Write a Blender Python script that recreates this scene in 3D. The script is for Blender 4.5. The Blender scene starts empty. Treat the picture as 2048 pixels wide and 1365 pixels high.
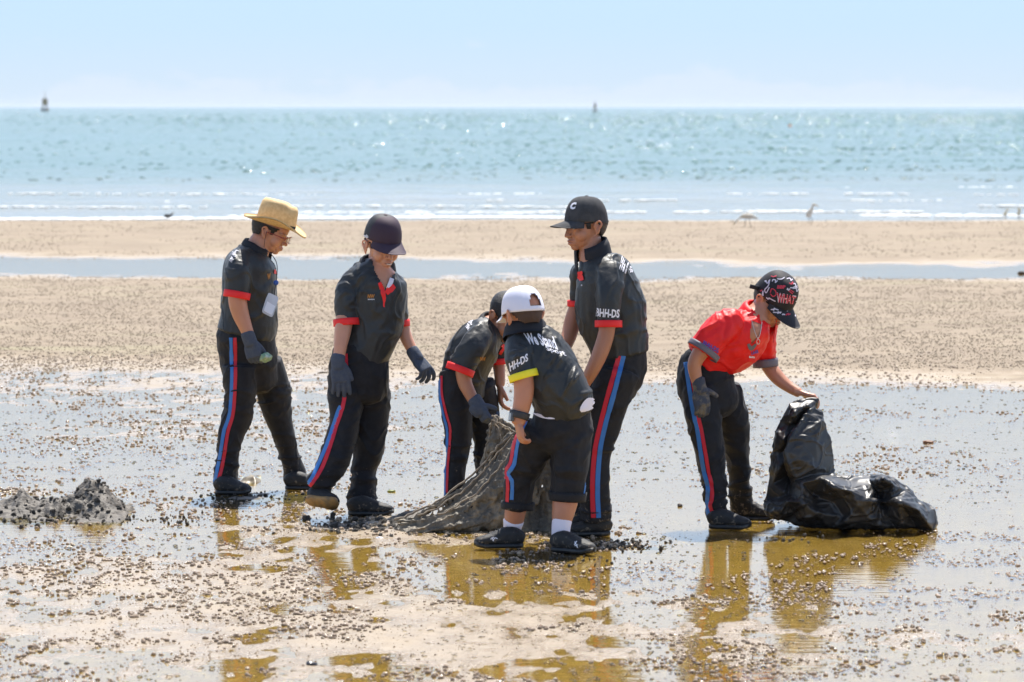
import bpy, bmesh, math, random
import numpy as np
from mathutils import Vector, Matrix
from mathutils.bvhtree import BVHTree
random.seed(7); rng = np.random.default_rng(7)
sc = bpy.context.scene
COL = sc.collection
R = math.radians

# ------------------------------------------------------------------ camera, sky, sun, exposure
CAM_H = 1.885
FPX = 8192.0                       # focal length in pixels of the 2048 px wide photograph
PITCH = math.atan(468.5 / FPX)
cam_d = bpy.data.cameras.new("camera"); cam = bpy.data.objects.new("camera", cam_d); COL.objects.link(cam)
cam.location = (0, 0, CAM_H); cam.rotation_euler = (math.pi / 2 - PITCH, 0, 0)
cam_d.sensor_width = 36; cam_d.lens = FPX / 2048 * 36; cam_d.clip_start = 0.5; cam_d.clip_end = 40000
cam_d.dof.use_dof = True; cam_d.dof.focus_distance = 18.6; cam_d.dof.aperture_fstop = 7.1
sc.camera = cam

SUN_EL = R(64); SUN_AZ = R(14)     # azimuth measured from straight ahead (+Y) towards the right (+X)
world = bpy.data.worlds.new("World"); sc.world = world; world.use_nodes = True
wn = world.node_tree; wn.nodes.clear()
wo = wn.nodes.new('ShaderNodeOutputWorld'); bg = wn.nodes.new('ShaderNodeBackground')
sky = wn.nodes.new('ShaderNodeTexSky'); sky.sky_type = 'NISHITA'; sky.sun_disc = False
sky.sun_elevation = SUN_EL; sky.sun_rotation = SUN_AZ
sky.air_density = 1.0; sky.dust_density = 1.0; sky.ozone_density = 1.5; sky.altitude = 0
bg.inputs['Strength'].default_value = 0.125
# faint far clouds low over the horizon
tc = wn.nodes.new('ShaderNodeTexCoord'); mp = wn.nodes.new('ShaderNodeMapping'); mp.inputs['Scale'].default_value = (34, 34, 95)
nz = wn.nodes.new('ShaderNodeTexNoise'); nz.inputs['Scale'].default_value = 1.0; nz.inputs['Detail'].default_value = 8; nz.inputs['Roughness'].default_value = 0.62
sx = wn.nodes.new('ShaderNodeSeparateXYZ')
wn.links.new(tc.outputs['Generated'], mp.inputs['Vector']); wn.links.new(mp.outputs['Vector'], nz.inputs['Vector'])
wn.links.new(tc.outputs['Generated'], sx.inputs['Vector'])
hgt = wn.nodes.new('ShaderNodeMapRange'); hgt.inputs['From Min'].default_value = 0.0015; hgt.inputs['From Max'].default_value = 0.012
hgt.inputs['To Min'].default_value = 0.20; hgt.inputs['To Max'].default_value = -0.16
wn.links.new(sx.outputs['Z'], hgt.inputs['Value'])
ad = wn.nodes.new('ShaderNodeMath'); ad.operation = 'ADD'
wn.links.new(nz.outputs['Fac'], ad.inputs[0]); wn.links.new(hgt.outputs['Result'], ad.inputs[1])
cr = wn.nodes.new('ShaderNodeMapRange'); cr.interpolation_type = 'SMOOTHSTEP'
cr.inputs['From Min'].default_value = 0.50; cr.inputs['From Max'].default_value = 0.62; cr.inputs['To Max'].default_value = 0.5
wn.links.new(ad.outputs[0], cr.inputs['Value'])
# pale sea haze low all round; brighter band above added to light the pools
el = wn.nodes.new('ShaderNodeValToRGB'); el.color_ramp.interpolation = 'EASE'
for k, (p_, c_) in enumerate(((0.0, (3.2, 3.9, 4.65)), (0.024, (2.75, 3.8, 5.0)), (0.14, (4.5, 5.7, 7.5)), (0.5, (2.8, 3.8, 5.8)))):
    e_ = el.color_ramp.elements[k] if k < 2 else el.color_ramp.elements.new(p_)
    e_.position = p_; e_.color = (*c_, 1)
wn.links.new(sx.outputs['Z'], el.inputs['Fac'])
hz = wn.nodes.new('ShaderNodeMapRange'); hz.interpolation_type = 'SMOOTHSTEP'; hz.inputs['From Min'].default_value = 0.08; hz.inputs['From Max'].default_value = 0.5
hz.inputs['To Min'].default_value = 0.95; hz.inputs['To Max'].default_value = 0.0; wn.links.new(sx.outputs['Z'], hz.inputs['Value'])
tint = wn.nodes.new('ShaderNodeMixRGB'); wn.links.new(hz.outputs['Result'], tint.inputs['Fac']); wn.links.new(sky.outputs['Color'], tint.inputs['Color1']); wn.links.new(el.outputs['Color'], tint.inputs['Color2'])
cl = wn.nodes.new('ShaderNodeMixRGB'); cl.inputs['Color2'].default_value = (3.75, 4.15, 4.75, 1)
wn.links.new(cr.outputs['Result'], cl.inputs['Fac']); wn.links.new(tint.outputs['Color'], cl.inputs['Color1'])
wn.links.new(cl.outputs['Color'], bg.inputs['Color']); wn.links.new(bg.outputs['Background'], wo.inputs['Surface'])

sun_d = bpy.data.lights.new("sun", 'SUN'); sun_d.energy = 5.0; sun_d.angle = R(0.53); sun_d.color = (1.0, 0.95, 0.87)
sun = bpy.data.objects.new("sun", sun_d); COL.objects.link(sun)
sd = Vector((math.sin(SUN_AZ) * math.cos(SUN_EL), math.cos(SUN_AZ) * math.cos(SUN_EL), math.sin(SUN_EL)))
sun.rotation_euler = sd.to_track_quat('Z', 'Y').to_euler(); sun.location = (0, 20, 30)
sc.view_settings.view_transform = 'Standard'; sc.view_settings.look = 'None'
sc.view_settings.exposure = 0.76; sc.view_settings.gamma = 1; sc.view_settings.use_curve_mapping = False

# ------------------------------------------------------------------ photograph pixel -> place
SP, CP = math.sin(PITCH), math.cos(PITCH)
def ray(u, v):
    a = (u - 1024) / FPX; b = (682.5 - v) / FPX
    return np.array([a, CP + b * SP, -SP + b * CP])
def P(u, v, Y):
    d = ray(u, v); t = Y / d[1]
    return np.array([0, 0, CAM_H]) + d * t
def G(u, v, z=0.0):
    d = ray(u, v); t = (z - CAM_H) / d[2]
    return np.array([0, 0, CAM_H]) + d * t
def proj(p):
    p = np.asarray(p, float) - np.array([0, 0, CAM_H])
    f = p[..., 1] * CP - p[..., 2] * SP; up = p[..., 1] * SP + p[..., 2] * CP
    return np.stack([1024 + FPX * p[..., 0] / f, 682.5 - FPX * up / f], -1)

# ------------------------------------------------------------------ noise
def _h(i, j, k, s):
    n = (i * 374761393 + j * 668265263 + k * 2147483647 + s * 974634777) & 0x7fffffff
    n = ((n ^ (n >> 13)) * 1274126177) & 0x7fffffff
    n = ((n ^ (n >> 16)) * 668265263) & 0x7fffffff
    return ((n ^ (n >> 15)) & 0xffff) / 32767.5 - 1
def vnoise(p, s=0):
    p = np.asarray(p, float); i = np.floor(p).astype(np.int64); f = p - i; f = f * f * (3 - 2 * f)
    r = 0
    for a in (0, 1):
        for b in (0, 1):
            for c in (0, 1):
                w = (f[:, 0] if a else 1 - f[:, 0]) * (f[:, 1] if b else 1 - f[:, 1]) * (f[:, 2] if c else 1 - f[:, 2])
                r = r + w * _h(i[:, 0] + a, i[:, 1] + b, i[:, 2] + c, s)
    return r
def fbm(p, s=0, o=4, g=0.5):
    r = 0; a = 1; t = 0
    for k in range(o):
        r = r + a * vnoise(p * 2 ** k + k * 17.3, s + k); t += a; a *= g
    return r / t
def p3(x, y, z=0):
    x = np.asarray(x, float); return np.stack([x, np.broadcast_to(y, x.shape), np.broadcast_to(z, x.shape)], -1)

# ------------------------------------------------------------------ materials
def nodes(m):
    m.use_nodes = True; nt = m.node_tree; return nt, nt.nodes, nt.links
def mat(name, c, rough=0.6, c2=None, cscale=20, bump=0, bscale=60, metal=0, spec=0.5, sheen=0, cov=(0.4, 0.6), stretch=(1, 1, 1), coat=0, attr=None, trans=0, sss=0):
    m = bpy.data.materials.new(name); nt, N, L = nodes(m); b = N['Principled BSDF']
    b.inputs['Base Color'].default_value = (*c, 1); b.inputs['Roughness'].default_value = rough
    b.inputs['Metallic'].default_value = metal; b.inputs['Specular IOR Level'].default_value = spec
    b.inputs['Sheen Weight'].default_value = sheen; b.inputs['Coat Weight'].default_value = coat
    if sheen: b.inputs['Sheen Roughness'].default_value = 0.4
    if sss: b.inputs['Subsurface Weight'].default_value = sss; b.inputs['Subsurface Radius'].default_value = (0.012, 0.005, 0.003); b.inputs['Subsurface Scale'].default_value = 1
    t = N.new('ShaderNodeTexCoord'); mpn = N.new('ShaderNodeMapping'); mpn.inputs['Scale'].default_value = stretch
    L.new(t.outputs['Object'], mpn.inputs['Vector'])
    if c2 is not None:
        n = N.new('ShaderNodeTexNoise'); n.inputs['Scale'].default_value = cscale; n.inputs['Detail'].default_value = 6; n.inputs['Roughness'].default_value = 0.6
        r = N.new('ShaderNodeMapRange'); r.inputs['From Min'].default_value = cov[0]; r.inputs['From Max'].default_value = cov[1]
        x = N.new('ShaderNodeMixRGB'); x.inputs['Color1'].default_value = (*c, 1); x.inputs['Color2'].default_value = (*c2, 1)
        L.new(mpn.outputs[0], n.inputs['Vector']); L.new(n.outputs['Fac'], r.inputs['Value']); L.new(r.outputs[0], x.inputs['Fac'])
        L.new(x.outputs[0], b.inputs['Base Color'])
    if attr:
        a = N.new('ShaderNodeAttribute'); a.attribute_name = attr
        L.new(a.outputs['Color'], b.inputs['Base Color'])
    if bump:
        n = N.new('ShaderNodeTexNoise'); n.inputs['Scale'].default_value = bscale; n.inputs['Detail'].default_value = 5
        bp = N.new('ShaderNodeBump'); bp.inputs['Strength'].default_value = 1; bp.inputs['Distance'].default_value = bump
        L.new(mpn.outputs[0], n.inputs['Vector']); L.new(n.outputs['Fac'], bp.inputs['Height']); L.new(bp.outputs[0], b.inputs['Normal'])
    return m

# ------------------------------------------------------------------ objects
class Base: loc = np.zeros(3); root = None
def mesh_from(name, V, F):
    me = bpy.data.meshes.new(name); V = np.asarray(V, float)
    me.from_pydata(V.tolist(), [], [list(f) for f in F]) if not isinstance(F, np.ndarray) else _fast(me, V, F)
    return me
def _fast(me, V, F):
    k = F.shape[1]; me.vertices.add(len(V)); me.vertices.foreach_set('co', np.ascontiguousarray(V, dtype=np.float32).ravel())
    me.loops.add(F.size); me.loops.foreach_set('vertex_index', np.ascontiguousarray(F, dtype=np.int32).ravel())
    me.polygons.add(len(F)); me.polygons.foreach_set('loop_start', np.arange(0, F.size, k, dtype=np.int32))
    me.update(calc_edges=True)
def mk(name, V, F, m, parent=None, smooth=True, world_space=True, mi=None):
    V = np.asarray(V, float)
    root = parent
    while root is not None and root.parent is not None: root = root.parent
    if root is not None and world_space: V = V - np.array(root.location)
    me = mesh_from(name, V, F)
    for mm in (m if isinstance(m, (list, tuple)) else [m]): me.materials.append(mm)
    if mi is not None: me.polygons.foreach_set('material_index', np.asarray(mi, dtype=np.int32))
    if smooth: me.polygons.foreach_set('use_smooth', np.ones(len(me.polygons), dtype=bool))
    me.update()
    o = bpy.data.objects.new(name, me); COL.objects.link(o)
    if parent is not None: o.parent = parent
    return o
def thing(name, label, cat, loc, group=None):
    o = bpy.data.objects.new(name, None); COL.objects.link(o); o.location = Vector(loc); o.empty_display_size = 0.2
    o['label'] = label; o['category'] = cat
    if group: o['group'] = group
    return o
def tag(o, label=None, cat=None, group=None, kind=None):
    for k, v in (('label', label), ('category', cat), ('group', group), ('kind', kind)):
        if v: o[k] = v
    return o
def base_at(o, loc):
    """put a top-level mesh's origin at its base"""
    loc = Vector(loc); o.data.transform(Matrix.Translation(-loc)); o.location = loc; return o
def join(parts):
    V = []; F = []; n = 0
    for v, f in parts:
        V.append(np.asarray(v, float)); F += [[i + n for i in q] for q in (f.tolist() if isinstance(f, np.ndarray) else f)]; n += len(v)
    return np.concatenate(V), F

# ------------------------------------------------------------------ shapes
def unit(v): v = np.asarray(v, float); return v / (np.linalg.norm(v) + 1e-12)
def catmull(A, k):
    A = np.asarray(A, float)
    if len(A) < 3: return np.array([A[0] + (A[-1] - A[0]) * t for t in np.linspace(0, 1, k + 1)])
    X = np.vstack([2 * A[0] - A[1], A, 2 * A[-1] - A[-2]]); out = []
    for i in range(1, len(X) - 2):
        p0, p1, p2, p3_ = X[i - 1:i + 3]
        for t in np.arange(k) / k:
            out.append(0.5 * ((2 * p1) + (-p0 + p2) * t + (2 * p0 - 5 * p1 + 4 * p2 - p3_) * t * t + (-p0 + 3 * p1 - 3 * p2 + p3_) * t ** 3))
    out.append(X[-2]); return np.array(out)
def loft(C, A, B, ref=(0, 1, 0), n=20, k=4, e=2.0, cap=0.5, closed=True):
    """closed tube through centres C; A = half size sideways, B = half size along ref"""
    Q = catmull(np.hstack([np.asarray(C, float), np.asarray(A, float).reshape(-1, 1), np.asarray(B, float).reshape(-1, 1)]), k)
    c, a, b = Q[:, :3], np.maximum(Q[:, 3], 1e-4), np.maximum(Q[:, 4], 1e-4)
    T = np.gradient(c, axis=0); T /= np.linalg.norm(T, axis=1)[:, None] + 1e-12
    ref = np.asarray(ref, float)
    S = np.cross(T, ref); S /= np.linalg.norm(S, axis=1)[:, None] + 1e-9
    D = np.cross(S, T)
    if cap:      # rounded ends
        pre = []; post = []
        for fr in (0.5, 0.85):
            s = math.sqrt(1 - fr * fr)
            c0_, c1_ = cap if isinstance(cap, tuple) else (cap, cap); r0 = min(a[0], b[0]) * c0_; r1 = min(a[-1], b[-1]) * c1_
            pre.insert(0, (c[0] - T[0] * r0 * fr, a[0] - min(a[0], b[0]) * (1 - s), b[0] - min(a[0], b[0]) * (1 - s), S[0], D[0]))
            post.append((c[-1] + T[-1] * r1 * fr, a[-1] - min(a[-1], b[-1]) * (1 - s), b[-1] - min(a[-1], b[-1]) * (1 - s), S[-1], D[-1]))
        rows = pre + list(zip(c, a, b, S, D)) + post
    else: rows = list(zip(c, a, b, S, D))
    th = np.arange(n) / n * 2 * np.pi; cx = np.sign(np.cos(th)) * np.abs(np.cos(th)) ** (2 / e); sy = np.sign(np.sin(th)) * np.abs(np.sin(th)) ** (2 / e)
    V = np.vstack([r[0] + np.outer(cx * r[1], r[3]) + np.outer(sy * r[2], r[4]) for r in rows]); F = []
    m = len(rows)
    for i in range(m - 1):
        for j in range(n):
            F.append([i * n + j, i * n + (j + 1) % n, (i + 1) * n + (j + 1) % n, (i + 1) * n + j])
    if closed:
        V = np.vstack([V, rows[0][0], rows[-1][0]]); x = m * n
        for j in range(n): F.append([x, (j + 1) % n, j]); F.append([x + 1, (m - 1) * n + j, (m - 1) * n + (j + 1) % n])
    return V, F
def ell(c, r, M=None, nu=16, nv=10):
    V = []; F = []
    for i in range(nv + 1):
        p = math.pi * i / nv
        for j in range(nu):
            t = 2 * math.pi * j / nu; V.append((r[0] * math.sin(p) * math.cos(t), r[1] * math.sin(p) * math.sin(t), r[2] * math.cos(p)))
    for i in range(nv):
        for j in range(nu): F.append([i * nu + j, (i + 1) * nu + j, (i + 1) * nu + (j + 1) % nu, i * nu + (j + 1) % nu])
    V = np.array(V)
    if M is not None: V = V @ np.asarray(M).T
    return V + np.asarray(c, float), F
def tube(pts, r, n=8, k=3, ref=(0.13, 0.21, 0.97)):
    r = np.full(len(pts), r) if np.isscalar(r) else np.asarray(r)
    return loft(pts, r, r, ref=ref, n=n, k=k, cap=0.8)
def box(c, h, M=None):
    V = np.array([(x, y, z) for x in (-1, 1) for y in (-1, 1) for z in (-1, 1)], float) * np.asarray(h)
    if M is not None: V = V @ np.asarray(M).T
    return V + np.asarray(c, float), [[0, 1, 3, 2], [4, 6, 7, 5], [0, 4, 5, 1], [2, 3, 7, 6], [0, 2, 6, 4], [1, 5, 7, 3]]
def union(parts, voxel=0.006, smooth=3, fac=0.5):
    V, F = join(parts)
    me = bpy.data.meshes.new('tmp'); me.from_pydata(V.tolist(), [], F)
    bm = bmesh.new(); bm.from_mesh(me); bmesh.ops.recalc_face_normals(bm, faces=bm.faces); bm.to_mesh(me); bm.free()
    o = bpy.data.objects.new('tmp', me); COL.objects.link(o)
    r = o.modifiers.new('r', 'REMESH'); r.mode = 'VOXEL'; r.voxel_size = voxel
    if smooth: s = o.modifiers.new('s', 'SMOOTH'); s.iterations = smooth; s.factor = fac
    dg = bpy.context.evaluated_depsgraph_get(); ev = o.evaluated_get(dg); m2 = ev.to_mesh()
    n = len(m2.vertices); co = np.empty(n * 3, np.float32); m2.vertices.foreach_get('co', co); co = co.reshape(-1, 3).astype(float)
    nf = len(m2.polygons); q = np.empty(len(m2.loops), np.int32); m2.loops.foreach_get('vertex_index', q); q = q.reshape(nf, 4)
    ev.to_mesh_clear(); bpy.data.objects.remove(o); bpy.data.meshes.remove(me)
    return co, q
def vnormals(V, F):
    a, b, c, d = (V[F[:, i]] for i in range(4)); fn = np.cross(c - a, d - b); N = np.zeros_like(V)
    for i in range(4): np.add.at(N, F[:, i], fn)
    return N / (np.linalg.norm(N, axis=1)[:, None] + 1e-12)
def basis(fwd, roll=0.0):
    """columns: right, forward, up of a body part that faces fwd"""
    f = unit(fwd); x = unit(np.cross(f, (0, 0, 1))); z = np.cross(x, f); c, s = math.cos(roll), math.sin(roll)
    return np.stack([x * c + z * s, f, z * c - x * s], 1)
def facing(yaw, pitch):
    y, p = R(yaw), R(pitch); return np.array([math.sin(y) * math.cos(p), -math.cos(y) * math.cos(p), -math.sin(p)])
# ================================================================== the setting
def ground_h(x, y):
    """height of the tidal sand above the still water"""
    q = p3(x * 0.55, y * 0.55)
    n = fbm(q, 3, 4, 0.55) * 0.008
    n += fbm(p3(x * 4.5, y * 3.0), 11, 4, .6) * 0.0075
    n += fbm(p3(x * 14, y * 6), 19, 3) * .0075 * (y < 31) - .0013 * (y < 28)
    ysh = y + x * np.interp(y, [20, 26, 33, 40, 56, 62], [0, .38, .38, .17, .17, 0])
    h = np.interp(ysh, [0, 10, 13, 14.6, 16.2, 17.2, 18.5, 22, 24.5, 26.6, 27.8, 29.8, 33, 38, 43, 46.0, 47.0, 48.7, 49.8, 54, 59, 64, 67.5, 69.5, 76, 200],
                     [-.002, .0, -.001, .001, .000, -.001, -.0035, -.004, -.002, .0, .003, .022, .05, .055, .03, -.008, -.026, -.024, -.002, .045, .06, .05, .012, -.02, -.12, -3.0])
    sl = x / np.maximum(y, 1) * 1000                       # screen-like bearing only used to place real pools
    def blob(bx, by, rx, ry, a): return a * np.exp(-((x - bx) / rx) ** 2 - ((y - by) / ry) ** 2)
    h = h + blob(-0.95, 15.4, 1.3, 1.2, .0045) + blob(-0.15, 14.4, .5, .6, .004) + blob(-1.6, 16.6, 0.9, .7, .006)
    h = h + blob(1.5, 18.5, 1.3, 2.5, -.007) + blob(1.5, 15.5, .7, 1.2, -.004) + blob(0.25, 16.4, 0.55, .45, -.006) + blob(-1.75, 14.2, 0.3, .6, -.005)
    h = h + blob(-0.85, 18.3, 0.75, .6, .006) + blob(2.4, 26, 1.8, 3.5, -.01) + blob(0.62, 16.2, .3, 1.0, -.003)
    tilt = fbm(p3(x * .9, y * .5), 29, 4, .6) * .052
    edge = np.where(y > 28, fbm(p3(x * 0.35, y * 0.18), 23, 3) * 0.012, 0)
    return h + n + tilt * np.exp(-((ysh - 48) / 3.5) ** 2) + edge

def frange(a, b, r):
    out = [a]
    while out[-1] < b: out.append(out[-1] * r)
    return np.array(out)
ys = np.concatenate([[-60, -20, 0, 6, 9, 11], frange(12.2, 30, 1.0026), frange(30.1, 78, 1.005), frange(80, 400, 1.2)])
s = np.concatenate([[-400, -100, -30, -10, -4, -1.5, -.6, -.35, -.25, -.2], np.linspace(-.165, .165, 400), [.2, .25, .35, .6, 1.5, 4, 10, 30, 100, 400]])
wy = np.maximum(ys, 11.5)
X = np.where(np.abs(s)[None, :] < .7, s[None, :] * wy[:, None], s[None, :] * 14 * np.ones_like(wy)[:, None]); Yg = np.broadcast_to(ys[:, None], X.shape)
def grid_faces(nr, nc):
    i = np.arange(nr - 1)[:, None] * nc + np.arange(nc - 1)[None, :]; i = i.ravel()
    return np.stack([i, i + 1, i + nc + 1, i + nc], 1)
Z = ground_h(X.ravel(), Yg.ravel())
def dry_sand():
    m = bpy.data.materials.new('tidal_sand'); nt, N, L = nodes(m); b = N['Principled BSDF']
    g = N.new('ShaderNodeNewGeometry'); sp = N.new('ShaderNodeSeparateXYZ'); L.new(g.outputs['Position'], sp.inputs[0])
    wet = N.new('ShaderNodeMapRange'); wet.inputs['From Min'].default_value = -0.001; wet.inputs['From Max'].default_value = 0.022
    L.new(sp.outputs['Z'], wet.inputs['Value'])
    def noise(scale, det=5, ro=0.6, st=(1, 1, 1)):
        mpn = N.new('ShaderNodeMapping'); mpn.inputs['Scale'].default_value = st; L.new(g.outputs['Position'], mpn.inputs['Vector'])
        n = N.new('ShaderNodeTexNoise'); n.inputs['Scale'].default_value = scale; n.inputs['Detail'].default_value = det; n.inputs['Roughness'].default_value = ro
        L.new(mpn.outputs[0], n.inputs['Vector']); return n.outputs['Fac']
    def mix(fac, c1, c2, lo=None, hi=None):
        x = N.new('ShaderNodeMixRGB')
        if lo is not None:
            r = N.new('ShaderNodeMapRange'); r.inputs['From Min'].default_value = lo; r.inputs['From Max'].default_value = hi; L.new(fac, r.inputs['Value']); fac = r.outputs[0]
        L.new(fac, x.inputs['Fac'])
        for k, c in (('Color1', c1), ('Color2', c2)):
            if isinstance(c, tuple): x.inputs[k].default_value = (*c, 1)
            else: L.new(c, x.inputs[k])
        return x.outputs[0]
    wetc = mix(noise(7), (0.45, 0.345, 0.205), (0.38, 0.285, 0.165), .35, .65)
    dryc = mix(noise(0.9, 4), (0.262, 0.203, 0.136), (0.220, 0.168, 0.112), .4, .62)
    dryc = mix(noise(1.0, 4, .6, (.16, 1, 1)), dryc, (0.25, 0.215, 0.125), .54, .72)      # olive algae streaks along the shore
    dryc = mix(noise(75, 3, .7, (1, .4, 1)), dryc, (0.17, 0.13, 0.09), .55, .75)
    dryc = mix(noise(2.6, 5, .65, (.35, 1, 1)), dryc, (0.195, 0.145, 0.095), .48, .66)
    damp = mix(noise(11, 5), (0.37, 0.285, 0.185), (0.29, 0.22, 0.14), .35, .65)
    under = N.new('ShaderNodeMapRange'); under.inputs['From Min'].default_value = -0.002; under.inputs['From Max'].default_value = 0.0006; L.new(sp.outputs['Z'], under.inputs['Value'])
    c = mix(under.outputs[0], wetc, mix(wet.outputs[0], damp, dryc))
    L.new(c, b.inputs['Base Color'])
    ro = N.new('ShaderNodeMapRange'); ro.inputs['From Min'].default_value = 0; ro.inputs['From Max'].default_value = 0.018
    ro.inputs['To Min'].default_value = 0.14; ro.inputs['To Max'].default_value = 0.85; L.new(sp.outputs['Z'], ro.inputs['Value']); L.new(ro.outputs[0], b.inputs['Roughness'])
    bp = N.new('ShaderNodeBump'); bp.inputs['Distance'].default_value = 0.012; bp.inputs['Strength'].default_value = 0.8
    L.new(noise(38, 6, .65), bp.inputs['Height']); L.new(bp.outputs[0], b.inputs['Normal'])
    return m
sand = mk('sand', np.stack([X.ravel(), Yg.ravel(), Z], 1), grid_faces(len(ys), len(s)), dry_sand())
tag(sand, 'pale tidal sand flat, wet and puddled in front, drier towards the sea', kind='structure')

IOR = 1.55
def water_mat(name, tint, rough, bdist, bscale, body=None, ior=IOR, bodyfac=0.0, stretch=(1, 1, 1), second=None):
    m = bpy.data.materials.new(name); nt, N, L = nodes(m); N.remove(N['Principled BSDF']); out = N['Material Output']
    g = N.new('ShaderNodeNewGeometry'); mpn = N.new('ShaderNodeMapping'); mpn.inputs['Scale'].default_value = stretch; L.new(g.outputs['Position'], mpn.inputs['Vector'])
    n = N.new('ShaderNodeTexNoise'); n.inputs['Scale'].default_value = bscale; n.inputs['Detail'].default_value = 4; L.new(mpn.outputs[0], n.inputs['Vector'])
    bp = N.new('ShaderNodeBump'); bp.inputs['Distance'].default_value = bdist; bp.inputs['Strength'].default_value = 1; L.new(n.outputs['Fac'], bp.inputs['Height'])
    nor = bp.outputs[0]
    fr = N.new('ShaderNodeFresnel'); fr.inputs['IOR'].default_value = ior; L.new(nor, fr.inputs['Normal'])
    gl = N.new('ShaderNodeBsdfGlossy'); gl.inputs['Roughness'].default_value = rough; L.new(nor, gl.inputs['Normal'])
    tr = N.new('ShaderNodeBsdfTransparent'); tr.inputs['Color'].default_value = (*tint, 1); under = tr.outputs[0]
    if body:
        d = N.new('ShaderNodeBsdfDiffuse'); d.inputs['Color'].default_value = (*body, 1)
        if second:   # colour of the water by distance from the shore (deeper water, greener)
            sp = N.new('ShaderNodeSeparateXYZ'); L.new(g.outputs['Position'], sp.inputs[0])
            r = N.new('ShaderNodeMapRange'); r.interpolation_type = 'SMOOTHSTEP'; r.inputs['From Min'].default_value = second[1]; r.inputs['From Max'].default_value = second[2]
            wv = N.new('ShaderNodeTexNoise'); wv.inputs['Scale'].default_value = .12; L.new(g.outputs['Position'], wv.inputs['Vector'])
            ma = N.new('ShaderNodeMath'); ma.operation = 'MULTIPLY_ADD'; ma.inputs[1].default_value = 50; L.new(wv.outputs['Fac'], ma.inputs[0]); L.new(sp.outputs['Y'], ma.inputs[2])
            L.new(ma.outputs[0], r.inputs['Value']); x = N.new('ShaderNodeMixRGB'); x.inputs['Color1'].default_value = (*second[0], 1); x.inputs['Color2'].default_value = (*body, 1)
            L.new(r.outputs[0], x.inputs['Fac']); L.new(x.outputs[0], d.inputs['Color'])
        mx = N.new('ShaderNodeMixShader'); mx.inputs['Fac'].default_value = bodyfac; L.new(under, mx.inputs[1]); L.new(d.outputs[0], mx.inputs[2]); under = mx.outputs[0]
    ms = N.new('ShaderNodeMixShader'); L.new(fr.outputs[0], ms.inputs['Fac']); L.new(under, ms.inputs[1]); L.new(gl.outputs[0], ms.inputs[2]); L.new(ms.outputs[0], out.inputs['Surface'])
    return m
pool_m = water_mat('shallow_water', (0.93, 0.87, 0.50), 0.03, 0.0013, 18, stretch=(.35, 1, 1), ior=1.8)
gx = np.array([-400, -60, -12, -5, 5, 12, 60, 400.]); gy = np.array([-60, 0, 12, 20, 30, 40, 50, 60.])
XX, YY = np.meshgrid(gx, gy)
pw = mk('shallow_water', np.stack([XX.ravel(), YY.ravel(), np.zeros(XX.size)], 1), grid_faces(len(gy), len(gx)), pool_m)
tag(pw, 'thin clear sheet of tidal water lying over the sand', kind='structure')

# the sea: real low waves near the shore, choppy relief further out
ys2 = np.concatenate([frange(60.4, 135, 1.0016), frange(135.2, 700, 1.004), frange(705, 16000, 1.15)])
s2 = np.concatenate([[-3, -1, -.4, -.25], np.linspace(-.15, .15, 260), [.25, .4, 1, 3]])
X2 = s2[None, :] * ys2[:, None]; Y2 = np.broadcast_to(ys2[:, None], X2.shape); xf, yf = X2.ravel(), Y2.ravel()
warp = fbm(p3(xf * 0.05, yf * 0.12), 31, 3) * 3.2
amp = np.interp(yf, [60, 68, 72, 85, 110, 150, 300, 700], [0, .006, .05, .085, .09, .07, .07, .0])
crest = np.sin((yf + warp) * 2 * np.pi / np.interp(yf, [60, 120, 200], [4.2, 6.5, 9])); crest = np.where(crest > 0, crest ** 2.5, -.25 * np.abs(crest))
patch = np.clip(fbm(p3(xf * .07, yf * .06), 37, 3) * 1.6 + .55, .05, 1)
zz = amp * crest * patch + np.interp(yf, [60, 70, 100, 700], [0, .004, .02, 0]) * fbm(p3(xf * .9, yf * 1.6), 41, 3)
sea_m = water_mat('sea_water', (0.9, 0.97, 0.97), 0.08, 0.17, 1.4, body=(0.12, 0.215, 0.19), ior=1.33, bodyfac=0.93, stretch=(.6, 1, 1), second=((0.30, 0.31, 0.28), 95, 160))
sea = mk('sea', np.stack([xf, yf, zz], 1), grid_faces(len(ys2), len(s2)), sea_m)
tag(sea, 'calm turquoise sea reaching to the horizon', kind='structure')

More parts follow.
